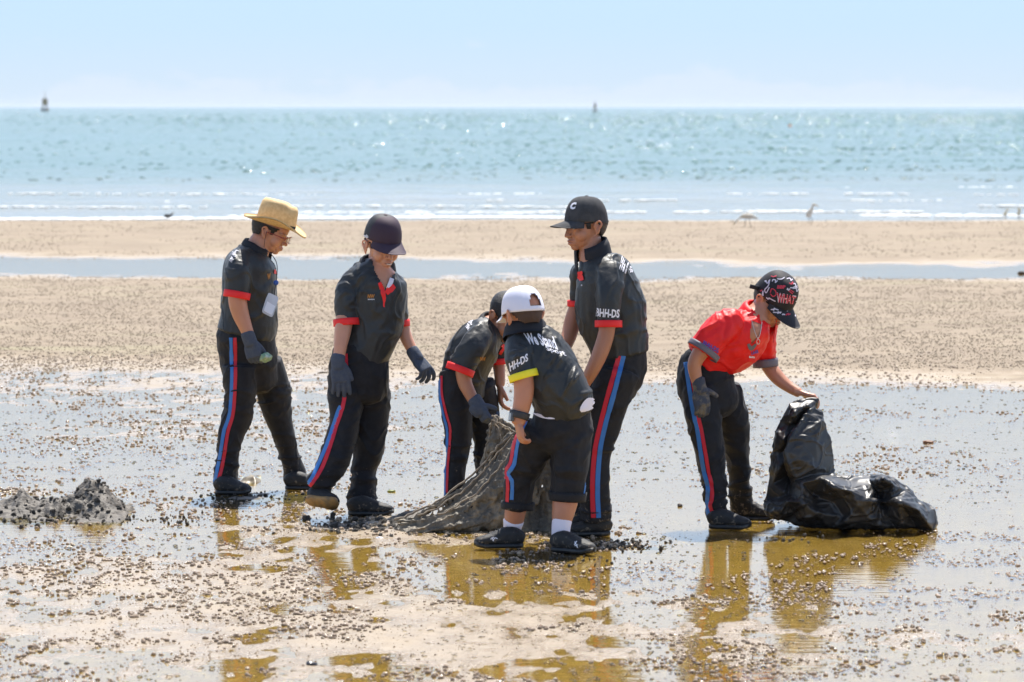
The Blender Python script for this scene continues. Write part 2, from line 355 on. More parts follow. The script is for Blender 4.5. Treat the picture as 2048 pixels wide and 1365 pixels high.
# instancing helper for what nobody could count
def scatter(name, pts, sizes, rots, proto_VF, m, label, flat=None):
    me = bpy.data.meshes.new(name); me.vertices.add(len(pts)); me.vertices.foreach_set('co', np.asarray(pts, np.float32).ravel())
    for nm, dat, ty in (('siz', sizes, 'FLOAT_VECTOR'), ('rot', rots, 'FLOAT_VECTOR')):
        a = me.attributes.new(nm, ty, 'POINT'); a.data.foreach_set('vector', np.asarray(dat, np.float32).ravel())
    me.update(); o = bpy.data.objects.new(name, me); COL.objects.link(o)
    pv, pf = proto_VF; pm = mesh_from(name + '_shape', pv, pf); pm.materials.append(m); pm.polygons.foreach_set('use_smooth', np.ones(len(pm.polygons), dtype=bool))
    po = bpy.data.objects.new(name + '_shape', pm)                 # never linked to the scene, only read by the node group
    ng = bpy.data.node_groups.new(name, 'GeometryNodeTree'); ng.interface.new_socket('Geometry', in_out='INPUT', socket_type='NodeSocketGeometry'); ng.interface.new_socket('Geometry', in_out='OUTPUT', socket_type='NodeSocketGeometry')
    N, L = ng.nodes, ng.links; gi = N.new('NodeGroupInput'); go = N.new('NodeGroupOutput'); ip = N.new('GeometryNodeInstanceOnPoints'); oi = N.new('GeometryNodeObjectInfo'); oi.inputs['Object'].default_value = po
    a1 = N.new('GeometryNodeInputNamedAttribute'); a1.data_type = 'FLOAT_VECTOR'; a1.inputs['Name'].default_value = 'siz'
    a2 = N.new('GeometryNodeInputNamedAttribute'); a2.data_type = 'FLOAT_VECTOR'; a2.inputs['Name'].default_value = 'rot'
    L.new(gi.outputs[0], ip.inputs['Points']); L.new(oi.outputs['Geometry'], ip.inputs['Instance']); L.new(a1.outputs['Attribute'], ip.inputs['Scale']); L.new(a2.outputs['Attribute'], ip.inputs['Rotation']); L.new(ip.outputs[0], go.inputs[0])
    o.modifiers.new('scatter', 'NODES').node_group = ng
    tag(o, label, kind='stuff'); return o
def lump(seed, n=1, amp=.25, fr=1.6):
    bm = bmesh.new(); bmesh.ops.create_icosphere(bm, subdivisions=n, radius=1); V = np.array([v.co[:] for v in bm.verts]); F = np.array([[v.index for v in f.verts] for f in bm.faces]); bm.free()
    return V * (1 + amp * vnoise(V * fr + seed * 7.7, seed))[:, None], F
pel_m = bpy.data.materials.new('wet_sand_pellet'); nt, N, L = nodes(pel_m); b = N['Principled BSDF']
oi = N.new('ShaderNodeObjectInfo'); xr = N.new('ShaderNodeMixRGB'); xr.inputs['Color1'].default_value = (0.19, 0.13, 0.078, 1); xr.inputs['Color2'].default_value = (0.36, 0.26, 0.165, 1)
g = N.new('ShaderNodeNewGeometry'); nn = N.new('ShaderNodeTexNoise'); nn.inputs['Scale'].default_value = 31; L.new(g.outputs['Position'], nn.inputs['Vector']); rr = N.new('ShaderNodeMapRange'); rr.inputs['From Min'].default_value = .35; rr.inputs['From Max'].default_value = .65
L.new(nn.outputs['Fac'], rr.inputs['Value']); L.new(rr.outputs[0], xr.inputs['Fac']); L.new(xr.outputs[0], b.inputs['Base Color']); b.inputs['Roughness'].default_value = 0.6; b.inputs['Specular IOR Level'].default_value = .15; b.inputs['Coat Weight'].default_value = .8; b.inputs['Coat Roughness'].default_value = 0.07
def pellets(n, y0, y1, half, thr, seed, rmin, rmax, pw_=1.0):
    r_ = np.random.default_rng(seed); t = r_.random(n); y = y0 * (y1 / y0) ** (t ** pw_); x = (r_.random(n) * 2 - 1) * half * y
    d = fbm(p3(x * 1.1, y * .8), seed + 50, 4, .6) + .55 * vnoise(p3(x * 7, y * 6), seed + 60); h = ground_h(x, y)
    keep = (d + .15 * r_.random(n)) > thr + np.where(h < -.006, .16, 0) + np.where(h < -.018, 2, 0); x, y, h = x[keep], y[keep], h[keep]
    sz = rmin + (rmax - rmin) * r_.random(len(x)) ** 2.2
    z = np.maximum(h, -sz * .75) + sz * .4
    return np.stack([x, y, z], 1), np.stack([sz * r_.uniform(.8, 1.35, len(x)), sz * r_.uniform(.8, 1.2, len(x)), sz * r_.uniform(.65, 1.0, len(x))], 1), r_.uniform(-1, 1, (len(x), 3)) * [.3, .3, 3.1]
pts, sz_, ro_ = pellets(60000, 12.6, 31, .145, 0.10, 5, .0025, .0105)
scatter('sand_pellets', pts, sz_, ro_, lump(1, 2), pel_m, 'thousands of small wet sand balls left by crabs across the near flat')
pts, sz_, ro_ = pellets(34000, 12.6, 31, .145, -0.25, 6, .0012, .0040)
scatter('sand_grit', pts, sz_, ro_, lump(2, 1), pel_m, 'fine wet grit and tiny sand balls between the larger ones')
dry_m = mat('dry_sand_pellet', (0.26, 0.20, 0.135), 0.75, c2=(0.34, 0.265, 0.18), cscale=9)
pts, sz_, ro_ = pellets(90000, 29.2, 45.5, .14, -.2, 8, .0015, .0078)
scatter('dry_pellets', pts, sz_ * [1, 1, 1.1], ro_, lump(3, 1), dry_m, 'dense crumbs of drier sand on the bank behind the boys')
pts, sz_, ro_ = pellets(26000, 50.5, 68, .14, .12, 9, .003, .011)
scatter('far_pellets', pts, sz_, ro_, lump(4, 1), dry_m, 'sand crumbs on the far sand bar along the shore')
# bubbles and beads of water standing round the sand balls
pts, sz_, ro_ = pellets(15000, 12.6, 30, .145, .10, 15, .003, .0105)
bead_m = water_mat('water_bead', (0.95, 0.92, 0.8), 0.05, 0.0002, 60)
pts[:, 2] = np.maximum(ground_h(pts[:, 0], pts[:, 1]), 0); scatter('water_beads', pts, sz_ * [1, 1, .62], ro_ * [0, 0, 1], lump(31, 3, .02, 1), bead_m, 'bubbles and beads of water glinting between the sand balls')
# choppy wavelets
r_ = np.random.default_rng(12); n = 30000; y = 105 * (1500 / 105) ** r_.random(n); x = (r_.random(n) * 2 - 1) * .14 * y
kp = r_.random(n) < np.clip(.35 + x / y / .14 * .3 + .3 * fbm(p3(x / y * 60, np.log(y) * 30), 77, 2), .06, 1); x, y = x[kp], y[kp]; k_ = np.clip(y / 190, .45, 3.2) * r_.uniform(.3, 1.1, len(x)) ** 1.3
scatter('choppy_wavelets', np.stack([x, y, np.zeros(len(x)) + .004], 1), np.stack([.15 * k_, .10 * k_, .031 * k_], 1), np.stack([r_.uniform(-.1, .1, len(x)), r_.uniform(-.1, .1, len(x)), r_.uniform(-.35, .35, len(x))], 1), lump(6, 3, .12, 1.1), sea_m, 'small choppy wavelets glinting on the sea')
# breaking foam at the water's edge
foam_m = mat('foam', (0.80, 0.80, 0.78), .45, bump=.01, bscale=20)
r_ = np.random.default_rng(14); rows = [(68.9, .8, 3000), (70.6, 1.0, 2200), (73, .9, 900), (77, .6, 500), (82, .6, 420), (88, .8, 300), (95, .8, 300)]; A = []; S_ = []
for yy_, w_, n in rows:
    x = r_.uniform(-.14, .14, n) * yy_; gate = fbm(p3(x * .35, yy_), 90 + int(yy_), 3) > (-.22 if yy_ < 72 else -.02); x = x[gate]
    A.append(np.stack([x, yy_ + fbm(p3(x * .3, yy_), 93, 2) * 1.2 + r_.normal(0, w_ * .35, len(x)), np.full(len(x), .012)], 1)); k_ = r_.uniform(.3, 1, len(x)) ** 2; S_.append(np.stack([.09 * k_ + .012, .04 * k_ + .012, .012 * k_ + .005], 1))
A = np.vstack(A); S_ = np.vstack(S_)
scatter('surf_foam', A, S_, np.zeros_like(A), lump(9, 2, .3, 2), foam_m, 'thin broken lines of white foam where small waves meet the sand')
# ================================================================== building people
skin_m = mat('skin', (0.30, 0.13, 0.07), 0.42, attr='Col', spec=0.5, bump=.0006, bscale=180, sss=.25)
black_shirt = mat('black_polyester', (0.019, 0.021, 0.022), 0.47, c2=(0.024, 0.026, 0.027), cscale=14, bump=.0015, bscale=70, sheen=.06, spec=.42)
def muddy(m, zmax=.34):
    """splashes of dried sand and mud on the lower legs and shoes"""
    nt, N, L = nodes(m); bs = N['Principled BSDF']; g = N.new('ShaderNodeNewGeometry'); sp = N.new('ShaderNodeSeparateXYZ'); L.new(g.outputs['Position'], sp.inputs[0])
    n = N.new('ShaderNodeTexNoise'); n.inputs['Scale'].default_value = 45; n.inputs['Detail'].default_value = 6; n.inputs['Roughness'].default_value = .7; L.new(g.outputs['Position'], n.inputs['Vector'])
    h = N.new('ShaderNodeMapRange'); h.inputs['From Min'].default_value = 0; h.inputs['From Max'].default_value = zmax; h.inputs['To Min'].default_value = .10; h.inputs['To Max'].default_value = -.12; L.new(sp.outputs['Z'], h.inputs['Value'])
    s = N.new('ShaderNodeMath'); s.operation = 'ADD'; L.new(n.outputs['Fac'], s.inputs[0]); L.new(h.outputs[0], s.inputs[1])
    r = N.new('ShaderNodeMapRange'); r.inputs['From Min'].default_value = .60; r.inputs['From Max'].default_value = .68; r.inputs['To Max'].default_value = .8; L.new(s.outputs[0], r.inputs['Value'])
    x = N.new('ShaderNodeMixRGB'); x.inputs['Color2'].default_value = (.17, .135, .10, 1); L.new(r.outputs[0], x.inputs['Fac']); old = bs.inputs['Base Color'].links[0].from_socket; L.new(old, x.inputs['Color1']); L.new(x.outputs[0], bs.inputs['Base Color']); return m
black_trs = mat('black_tracksuit', (0.010, 0.010, 0.013), 0.72, c2=(0.015, 0.015, 0.018), cscale=18, bump=.002, bscale=60, sheen=.04, spec=.3)
red_shirt = mat('red_polyester', (0.80, 0.012, 0.014), 0.5, c2=(0.68, 0.010, 0.012), cscale=8, bump=.0015, bscale=60, spec=.3)
red_band = mat('red_ribbing', (0.80, 0.014, 0.014), 0.6, bump=.0008, bscale=300); yellow_band = mat('yellow_ribbing', (0.85, 0.72, 0.02), 0.6, bump=.0008, bscale=300)
grey_band = mat('grey_ribbing', (0.13, 0.115, 0.14), 0.6, bump=.0008, bscale=300)
stripe_r = mat('red_stripe', (0.56, 0.010, 0.03), 0.6); stripe_b = mat('blue_stripe', (0.035, 0.17, 0.48), 0.6)
navy_col = mat('dark_collar', (0.008, 0.009, 0.014), 0.8); white_m = mat('white_cloth', (0.75, 0.72, 0.80), 0.7, bump=.001, bscale=90)
print_w = mat('white_print', (0.78, 0.76, 0.80), 0.6); print_b = mat('blue_print', (0.07, 0.07, 0.36), 0.6); print_o = mat('orange_print', (0.42, 0.17, 0.03), 0.6)
hair_m = mat('black_hair', (0.010, 0.008, 0.007), 0.5, bump=.006, bscale=200); shoe_m = mat('black_canvas', (0.012, 0.012, 0.013), 0.65, c2=(0.05, 0.043, 0.035), cscale=22, cov=(.55, .8), bump=.002, bscale=120)
sole_m = mat('tan_rubber', (0.40, 0.22, 0.07), 0.6, c2=(0.2, 0.13, 0.06), cscale=30); sole_b = mat('black_rubber', (0.012, 0.012, 0.012), 0.45, c2=(0.09, 0.075, 0.055), cscale=30, cov=(.55, .75))
lace_m = mat('dark_laces', (0.05, 0.05, 0.05), 0.7)
muddy(black_trs); muddy(shoe_m, .16)
glove_m = mat('knit_glove', (0.052, 0.068, 0.105), 0.9, c2=(0.075, 0.088, 0.115), cscale=60, bump=.003, bscale=330, cov=(.35, .65))
muddy_glove = mat('muddy_glove', (0.045, 0.055, 0.080), 0.85, c2=(0.16, 0.14, 0.11), cscale=26, bump=.003, bscale=300, cov=(.48, .62))
cap_black = mat('cap_maroon', (0.040, 0.020, 0.036), 0.75, bump=.0008, bscale=200); cap_grey = mat('washed_black_cap', (0.033, 0.034, 0.037), 0.9, c2=(0.05, 0.05, 0.053), cscale=30, bump=.0008, bscale=200)
cap_white = mat('white_cap', (0.72, 0.71, 0.80), 0.7, bump=.0006, bscale=150); cap_dark = mat('printed_cap_cloth', (0.012, 0.011, 0.015), 0.75, bump=.0006, bscale=150)

EXTRA = {}
def seg(*rows):
    """rows of (u, v, dy, half width px, half depth px)"""
    return rows
class Person:
    def __init__(s, name, label, u, v, Y):
        s.Y = Y; s.k = Y / FPX * 1.0; g = G(u, v); s.root = thing(name, label, 'person', (g[0], Y, 0)); s.skin = []; s.cols = []
    def pt(s, u, v, dy=0): return P(u, v, s.Y + dy)
    def tube(s, rows, n=22, k=5, e=2.15, cap=.5, sc_=1.0, grow=0.0, ref=(0, 1, 0)):
        C = [s.pt(r[0], r[1], r[2]) for r in rows]; A = [r[3] * s.k * sc_ + grow for r in rows]; B = [r[4] * s.k * sc_ + grow for r in rows]
        return loft(C, A, B, ref=ref, n=n, k=k, e=e, cap=cap)
    def part(s, name, VF, m, parent=None, label=None, smooth=True, **kw):
        o = mk(name, VF[0], VF[1], m, parent or s.root, smooth, **kw)
        if label: o['label'] = label
        return o

def crease(V, N, cr, PX):
    """soft folds: each (u1, v1, u2, v2, width px, height m); V on the side facing the camera"""
    D = np.zeros(len(V)); vis = N[:, 1] < 0.25
    for (u1, v1, u2, v2, w, a) in cr:
        p = np.array([u1, v1]); d = np.array([u2 - u1, v2 - v1]); L = np.hypot(*d); d = d / L
        q = PX - p; t = q @ d; t2 = np.clip(t, 0, L); dist = np.hypot(*(q - t2[:, None] * d).T)
        fade = np.clip(np.minimum(t + w, L - t + w) / (L * .35 + w), 0, 1)
        D += np.where(vis, a * np.exp(-(dist / w) ** 2) * fade, 0)
    return D
def cloth(parts, voxel, cr=(), amp=.004, fs=(9, 9, 9), seed=1, fold=None, smooth=4):
    V, F = union(parts, voxel, smooth); N = vnormals(V, F); PX = proj(V)
    n = fbm(V * np.array(fs) + fbm(V * 5, seed + 9, 2)[:, None] * 1.3, seed, 3)
    ridge = np.clip(1 - np.abs(n) * 5.5, 0, 1) ** 1.4; n2 = fbm(V * np.array(fs)[[1, 2, 0]] * 1.4 + 7, seed + 20, 3); r2 = np.clip(1 - np.abs(n2) * 5, 0, 1) ** 1.5; gate = np.clip(vnoise(V * 4.5, seed + 30) * 1.6 + .5, 0, 1)
    D = amp * (ridge * 1.3 + r2 * gate * .9 - .5 + .8 * vnoise(V * 6, seed + 3))
    D += crease(V, N, cr, PX)
    if fold is not None: D += fold(V, PX)
    V = V + N * D[:, None]
    return V, F
def bvh(V, F): return BVHTree.FromPolygons([tuple(p) for p in V], [tuple(int(i) for i in f) for f in F])
CO = Vector((0, 0, CAM_H))
def hit(tree, u, v, off=.0015):
    d = Vector(ray(u, v)).normalized(); h = tree.ray_cast(CO, d)
    if h[0] is None: return None
    n = h[1]
    if n.dot(d) > 0: n = -n
    return np.array(h[0] + n * off)
def ribbon(tree, path, w, off=.0034, step=5, nw=3, whole=True):
    """a strip sewn onto a garment; path of (u, v) centres, w wide in pixels (number or per-point)"""
    A = catmull(np.hstack([np.array(path, float), (np.full(len(path), w) if np.isscalar(w) else np.array(w, float))[:, None]]), 8)
    T = np.gradient(A[:, :2], axis=0); T /= np.linalg.norm(T, axis=1)[:, None] + 1e-9; Np = np.stack([T[:, 1], -T[:, 0]], 1)
    V = []; idx = {}; F = []
    for i, a in enumerate(A):
        for j in range(nw + 1):
            q = a[:2] + Np[i] * (j / nw - .5) * a[2]; h = hit(tree, q[0], q[1], off)
            if h is not None: idx[i, j] = len(V); V.append(h)
    for i in range(len(A) - 1):
        for j in range(nw):
            ks = [(i, j), (i + 1, j), (i + 1, j + 1), (i, j + 1)]
            if all(k_ in idx for k_ in ks):
                q = [idx[k_] for k_ in ks]
                if max(abs(V[q[0]][1] - V[c][1]) for c in q) < .05: F.append(q)
    if not F: return None
    par = list(range(len(V)))
    def find(i):
        while par[i] != i: par[i] = par[par[i]]; i = par[i]
        return i
    for f in F:
        for c in f[1:]: par[find(c)] = find(f[0])
    roots = [find(f[0]) for f in F]; best = max(set(roots), key=roots.count)
    if whole: F = [f for f, r_ in zip(F, roots) if r_ == best]
    used = sorted({c for f in F for c in f}); mp_ = {c: i for i, c in enumerate(used)}
    return np.array(V)[used], [[mp_[c] for c in f] for f in F]
def text_mesh(txt, res=2, bold=.02):
    cu = bpy.data.curves.new('t', 'FONT'); cu.body = txt; cu.resolution_u = res; cu.offset = bold; o = bpy.data.objects.new('t', cu); COL.objects.link(o)
    dg = bpy.context.evaluated_depsgraph_get(); me = o.evaluated_get(dg).to_mesh(); bm = bmesh.new(); bm.from_mesh(me); o.evaluated_get(dg).to_mesh_clear()
    bmesh.ops.triangulate(bm, faces=bm.faces)
    for _ in range(3):
        es = [e for e in bm.edges if e.calc_length() > .22]
        if es: bmesh.ops.subdivide_edges(bm, edges=es, cuts=1); bmesh.ops.triangulate(bm, faces=bm.faces)
    V = np.array([v.co[:2] for v in bm.verts]); F = [[v.index for v in f.verts] for f in bm.faces]; bm.free(); bpy.data.objects.remove(o)
    mn, mx = V.min(0), V.max(0); V = (V - mn) / (mx - mn); return V, F
def decal(tree, V2, F, quad, off=.0018, arc=0):
    """V2 in 0..1 mapped into quad [bottom left, bottom right, top right, top left] of pixels, laid on the cloth"""
    q = np.array(quad, float); out = []; ok = []
    for x, y in V2:
        p = q[0] * (1 - x) * (1 - y) + q[1] * x * (1 - y) + q[2] * x * y + q[3] * (1 - x) * y; p = p + np.array([0, -arc * 4 * x * (1 - x)])
        h = hit(tree, p[0], p[1], off); ok.append(h is not None); out.append(h if h is not None else np.zeros(3))
    out = np.array(out); F = [f for f in F if all(ok[i] for i in f) and np.ptp([out[i][1] for i in f]) < .04]
    return (out, F) if F else None
def write(person, parent, tree, txt, quad, m, name='print', arc=0, bold=.03):
    V2, F = text_mesh(txt, bold=bold); r = decal(tree, V2, F, quad, arc=arc)
    if r: return person.part(name, r, m, parent, smooth=False)
def strokes(tree, lines, w, m, person, parent, name='print'):
    ps = [r for r in (ribbon(tree, l, w, .002, nw=1) for l in lines) if r]
    if ps: return person.part(name, join(ps), m, parent, smooth=False)

# ------------------------------------------------------------------ heads
def head_parts(c, B, sc_=1.0, mouth=0.0):
    """parts of a child's head in place; B = columns right, face, up"""
    def T(VF): return (VF[0] * sc_) @ B.T + c, VF[1]
    E = lambda ce, r: T(ell(ce, r))
    P_ = [E((0, -.014, .028), (.0715, .088, .074)), E((0, .016, -.012), (.0625, .070, .078)), E((0, .024, -.058), (.050, .052, .043)), E((0, .060, -.086), (.021, .020, .017)),
          E((.034, .047, -.034), (.028, .030, .033)), E((-.034, .047, -.034), (.028, .030, .033)), E((.0, .066, -.062), (.030, .022, .026)),
          E((.026, .073, .012), (.028, .014, .011)), E((-.026, .073, .012), (.028, .014, .011)), E((0, .05, .035), (.052, .042, .045)),
          E((0, .0865, -.0590 + mouth * .3), (.019, .0095, .0058)), E((0, .0845, -.0685 - mouth), (.016, .0095, .0062)),
          E((.0115, .088, -.037), (.0088, .0095, .0075)), E((-.0115, .088, -.037), (.0088, .0095, .0075)), E((0, .1, -.034), (.0105, .0105, .0095)),
          T(loft([(0, .076, .006), (0, .086, -.008), (0, .096, -.024), (0, .1, -.033)], [.008, .0075, .009, .0095], [.01, .01, .01, .009], ref=(0, 0, 1), n=10, k=2)),
          E((.030, .071, -.005), (.0135, .0125, .0095)), E((-.030, .071, -.005), (.0135, .0125, .0095))]
    for sx_ in (1, -1):
        M = basis((sx_ * 1.0, .28, 0)) ; rim = []
        for t in np.linspace(-.9, 4.0, 9): rim.append((sx_ * (.0735 + .010 * (1 + math.sin(t) * .2)), -.010 - .017 * math.cos(t - .55) * -1, -.012 + .031 * math.sin(t)))
        P_.append(T(tube([(sx_ * .079, -.003, -.040), (sx_ * .084, -.012, -.020), (sx_ * .089, -.026, -.002), (sx_ * .090, -.028, .012), (sx_ * .086, -.016, .021), (sx_ * .080, -.003, .012), (sx_ * .078, .002, -.004)], .0052, n=8, k=3)))
        P_.append(T(ell((sx_ * .078, -.012, -.012), (.0065, .015, .027))))
    return P_
def head_cols(V, c, B, col, sc_=1.0, eyes=True):
    q = ((V - c) @ B) / sc_; x, y, z = q.T; ax = np.abs(x)
    def put(mask, cc, a=1.0): 
        col[mask] = col[mask] * (1 - a) + np.array(cc) * a
    head = (np.abs(q) < np.array([.11, .13, .125])).all(1)
    w = np.exp(-((ax / .021) ** 4 + ((z + .064) / .0085) ** 4)) * (y > .074) * head; col[:] = col * (1 - .5 * w[:, None]) + np.array((.36, .11, .09)) * .5 * w[:, None]
    w = np.exp(-((ax / .017) ** 4 + ((z + .0635) / .0022) ** 2)) * (y > .07) * head; col[:] = col * (1 - .85 * w[:, None]) + np.array((.05, .012, .01)) * .85 * w[:, None]
    w = np.exp(-((ax - .031) / .016) ** 4 - ((z - .0145 + .0) / .0042) ** 2) * (y > .05) * head; col[:] = col * (1 - .85 * w[:, None]) + np.array((.015, .010, .008)) * .85 * w[:, None]
    if eyes:
        w = np.exp(-((ax - .031) / .012) ** 4 - ((z + .004) / .0030) ** 2) * (y > .055) * head; col[:] = col * (1 - .92 * w[:, None]) + np.array((.02, .012, .01)) * .92 * w[:, None]
    w = np.exp(-((ax - .0115) / .004) ** 2 - ((z + .0435) / .003) ** 2) * (y > .07) * head; col[:] = col * (1 - .8 * w[:, None])
    w = np.exp(-((ax - .082) / .01) ** 2 - ((y + .010) / .008) ** 2 - ((z + .01) / .014) ** 2) * head; col[:] = col * (1 - .45 * w[:, None]) + np.array((.20, .05, .03)) * .45 * w[:, None]
def hair_part(c, B, sc_=1.0, low=-.055, front=.052, side=.012, th=.0035, top=.016):
    V, F = ell((0, -.016, .026), (.0735 + th, .0905 + th, .0755 + th), nu=56, nv=40); 
    V2, F2 = ell((0, -.016, .012), (.066 + th, .0835 + th, .082 + th), nu=56, nv=40)
    out = []
    def keep(p):
        x, y, z = p
        if z > top: return False
        if y > front - .0 and z < .055: return False
        lim = side + (.0 if y > -.02 else (low - side) * min(1, (-.02 - y) / .035)) if y < .035 else side + (y - .035) * 1.2
        if -.02 < y < .045 and abs(x) > .05: lim = side - (.022 if .012 < y < .03 else 0)
        return z > lim
    VV = []; FF = []
    for (a, f) in ((V, F), (V2, F2)):
        a = a + vnormals(a, np.array([q if len(q) == 4 else q for q in f])) * (fbm(a * 130, 5, 2) * .0012)[:, None]
        f = [q for q in f if keep(a[q].mean(0))]; FF += [[i + len(VV) for i in q] for q in f]; VV += a.tolist()
    return (np.array(VV) * sc_) @ B.T + c, FF
def cap_parts(c, B, sc_=1.0, tall=.100, base=.018, tilt=0.0, brim=.072, droop=.020, curve=.9, hole=False, rx=.085, ry=.106, fwd=-.004, backdrop=.012, wid=1.0, peak=0.0, bspan=1.05):
    """crown grid, brim, button in place"""
    ct, st = math.cos(tilt), math.sin(tilt); Tm = np.array([[1, 0, 0], [0, ct, st], [0, -st, ct]])     # tips the cap forward
    T = lambda V: ((np.asarray(V) @ Tm.T) * sc_) @ B.T + c
    nu, nv = 72, 18; V = []; F = []
    def pt(a, t, off=0):
        seam = 1 - .010 * np.exp(-((((a / (math.pi / 3) + .5) % 1) - .5) / .07) ** 2)
        rr = (math.cos(t * math.pi / 2) ** .62) * seam * (1 - off); hh = math.sin(t * math.pi / 2) ** (1.0) 
        frontness = max(0, math.sin(a)); hh2 = tall * hh * (1 + .0 * frontness)
        x = rx * rr * math.cos(a); y = fwd + ry * rr * math.sin(a) * (1 + peak * frontness * (1 - t)); z = base + hh2 * (1 - off) - backdrop * max(0, -math.sin(a)) * (1 - t)
        return (x, y, z)
    for off in (0, .035):
        for i in range(nv + 1):
            for j in range(nu): V.append(pt(2 * math.pi * j / nu, i / nv, off))
    S = (nv + 1) * nu
    def ishole(i, j):
        a = 2 * math.pi * (j + .5) / nu; t = (i + .5) / nv
        return hole and abs(a - 1.5 * math.pi) < .36 * math.sqrt(max(0, 1 - (max(t - .10, 0) / .36) ** 2)) and .10 < t < .46
    for i in range(nv):
        for j in range(nu):
            if ishole(i, j): continue
            q = [i * nu + j, i * nu + (j + 1) % nu, (i + 1) * nu + (j + 1) % nu, (i + 1) * nu + j]; F.append(q); F.append([S + k for k in q[::-1]])
    for j in range(nu): F.append([j, S + j, S + (j + 1) % nu, (j + 1) % nu])
    crown = (T(V), F)
    V = []; F = []; n1, n2 = 40, 10; sp = bspan
    for lay in (0, .0028):
        for j in range(n2 + 1):
            t = j / n2
            for i in range(n1 + 1):
                a = math.pi / 2 + (i / n1 * 2 - 1) * sp; w = (1 - abs(i / n1 * 2 - 1) ** 2.4); x0, y0, z0 = pt(a, 0.03)
                x = x0 * (1 + (.0 + .10 * t) * wid * .6) ; y = y0 + brim * t * w + 0.004 * t
                V.append((x * .985, y, z0 - .002 - droop * t * w - curve * x * x * 3.2 * (t ** .7) - lay))
    S = (n1 + 1) * (n2 + 1)
    for j in range(n2):
        for i in range(n1):
            q = [j * (n1 + 1) + i, j * (n1 + 1) + i + 1, (j + 1) * (n1 + 1) + i + 1, (j + 1) * (n1 + 1) + i]; F.append(q); F.append([S + k for k in q[::-1]])
    for i in range(n1): a_ = n2 * (n1 + 1) + i; F.append([a_, S + a_, S + a_ + 1, a_ + 1])
    for j in range(n2):
        for i in (0, n1): a_ = j * (n1 + 1) + i; F.append([a_, a_ + n1 + 1, S + a_ + n1 + 1, S + a_])
    brim_ = (T(V), F)
    bt = ell((0, fwd, base + tall * .995), (.009, .009, .0045)); button = (T(bt[0]), bt[1])
    band = None
    return crown, brim_, button, T, pt
def make_cap(p, c, B, m, mb=None, m_btn=None, label='cap', **kw):
    cr, br, bt, T, pt = cap_parts(c, B, **kw); e = p.part('cap', cr, m, label=label); b = p.part('brim', br, mb or m, e); p.part('button', bt, m_btn or mb or m, e)
    return e, b, cr, br, T, pt

# ------------------------------------------------------------------ hands and shoes
def hand(w, d, n, side=1, L=.15, curl=(.5, .6, .5), spread=.10, thumb=(.55, .75, .25), fat=1.0, tc=.3, curls=None):
    """w wrist, d towards the fingers, n out of the palm; side=+1 thumb on the d x n side"""
    d = unit(d); n = unit(np.asarray(n, float) - np.dot(n, d) * d); s_ = np.cross(d, n) * side; k = L / .15; out = []
    pl = .078 * k
    out.append(loft([w - d * .02 * k, w + d * .012 * k, w + d * .04 * k + n * .002, w + d * pl], [.018 * k * fat, .022 * k * fat, .031 * k * fat, .031 * k * fat], [.015 * k * fat, .014 * k * fat, .0135 * k * fat, .011 * k * fat], ref=n, n=14, k=3, e=2.6))
    for i, (o, ln, r) in enumerate(((.024, .058, .0078), (.0085, .065, .0082), (-.0075, .060, .0078), (-.0225, .048, .0068))):
        p = w + d * (pl - .006 * k) + s_ * o * k * fat; a = 0; pts = [p - d * .02 * k, p]; dirv = unit(d + s_ * spread * o / .024)
        cc = curls[i] if curls else curl
        for f, cu in zip((.42, .32, .26), cc):
            a += cu; v = dirv * math.cos(a) + n * math.sin(a); p = p + v * ln * k * f * 1.05; pts.append(p)
        r *= k * fat; out.append(loft(pts, [r, r * 1.03, r, r * .95, r * .82], [r, r * 1.03, r, r * .95, r * .82], ref=s_, n=10, k=3, cap=.9))
    p = w + d * .018 * k + s_ * .018 * k; v = unit(d * thumb[0] + s_ * thumb[1] + n * thumb[2]); v2 = unit(v + d * tc * 1.2 - s_ * tc * .4 + n * tc * .5)
    r = .0098 * k * fat; out.append(loft([p - v * .008, p + v * .02 * k, p + v * .038 * k, p + v * .038 * k + v2 * .026 * k], [r * 1.1, r * 1.15, r, r * .85], [r * 1.1, r * 1.1, r, r * .85], ref=n, n=10, k=3, cap=.9))
    return out
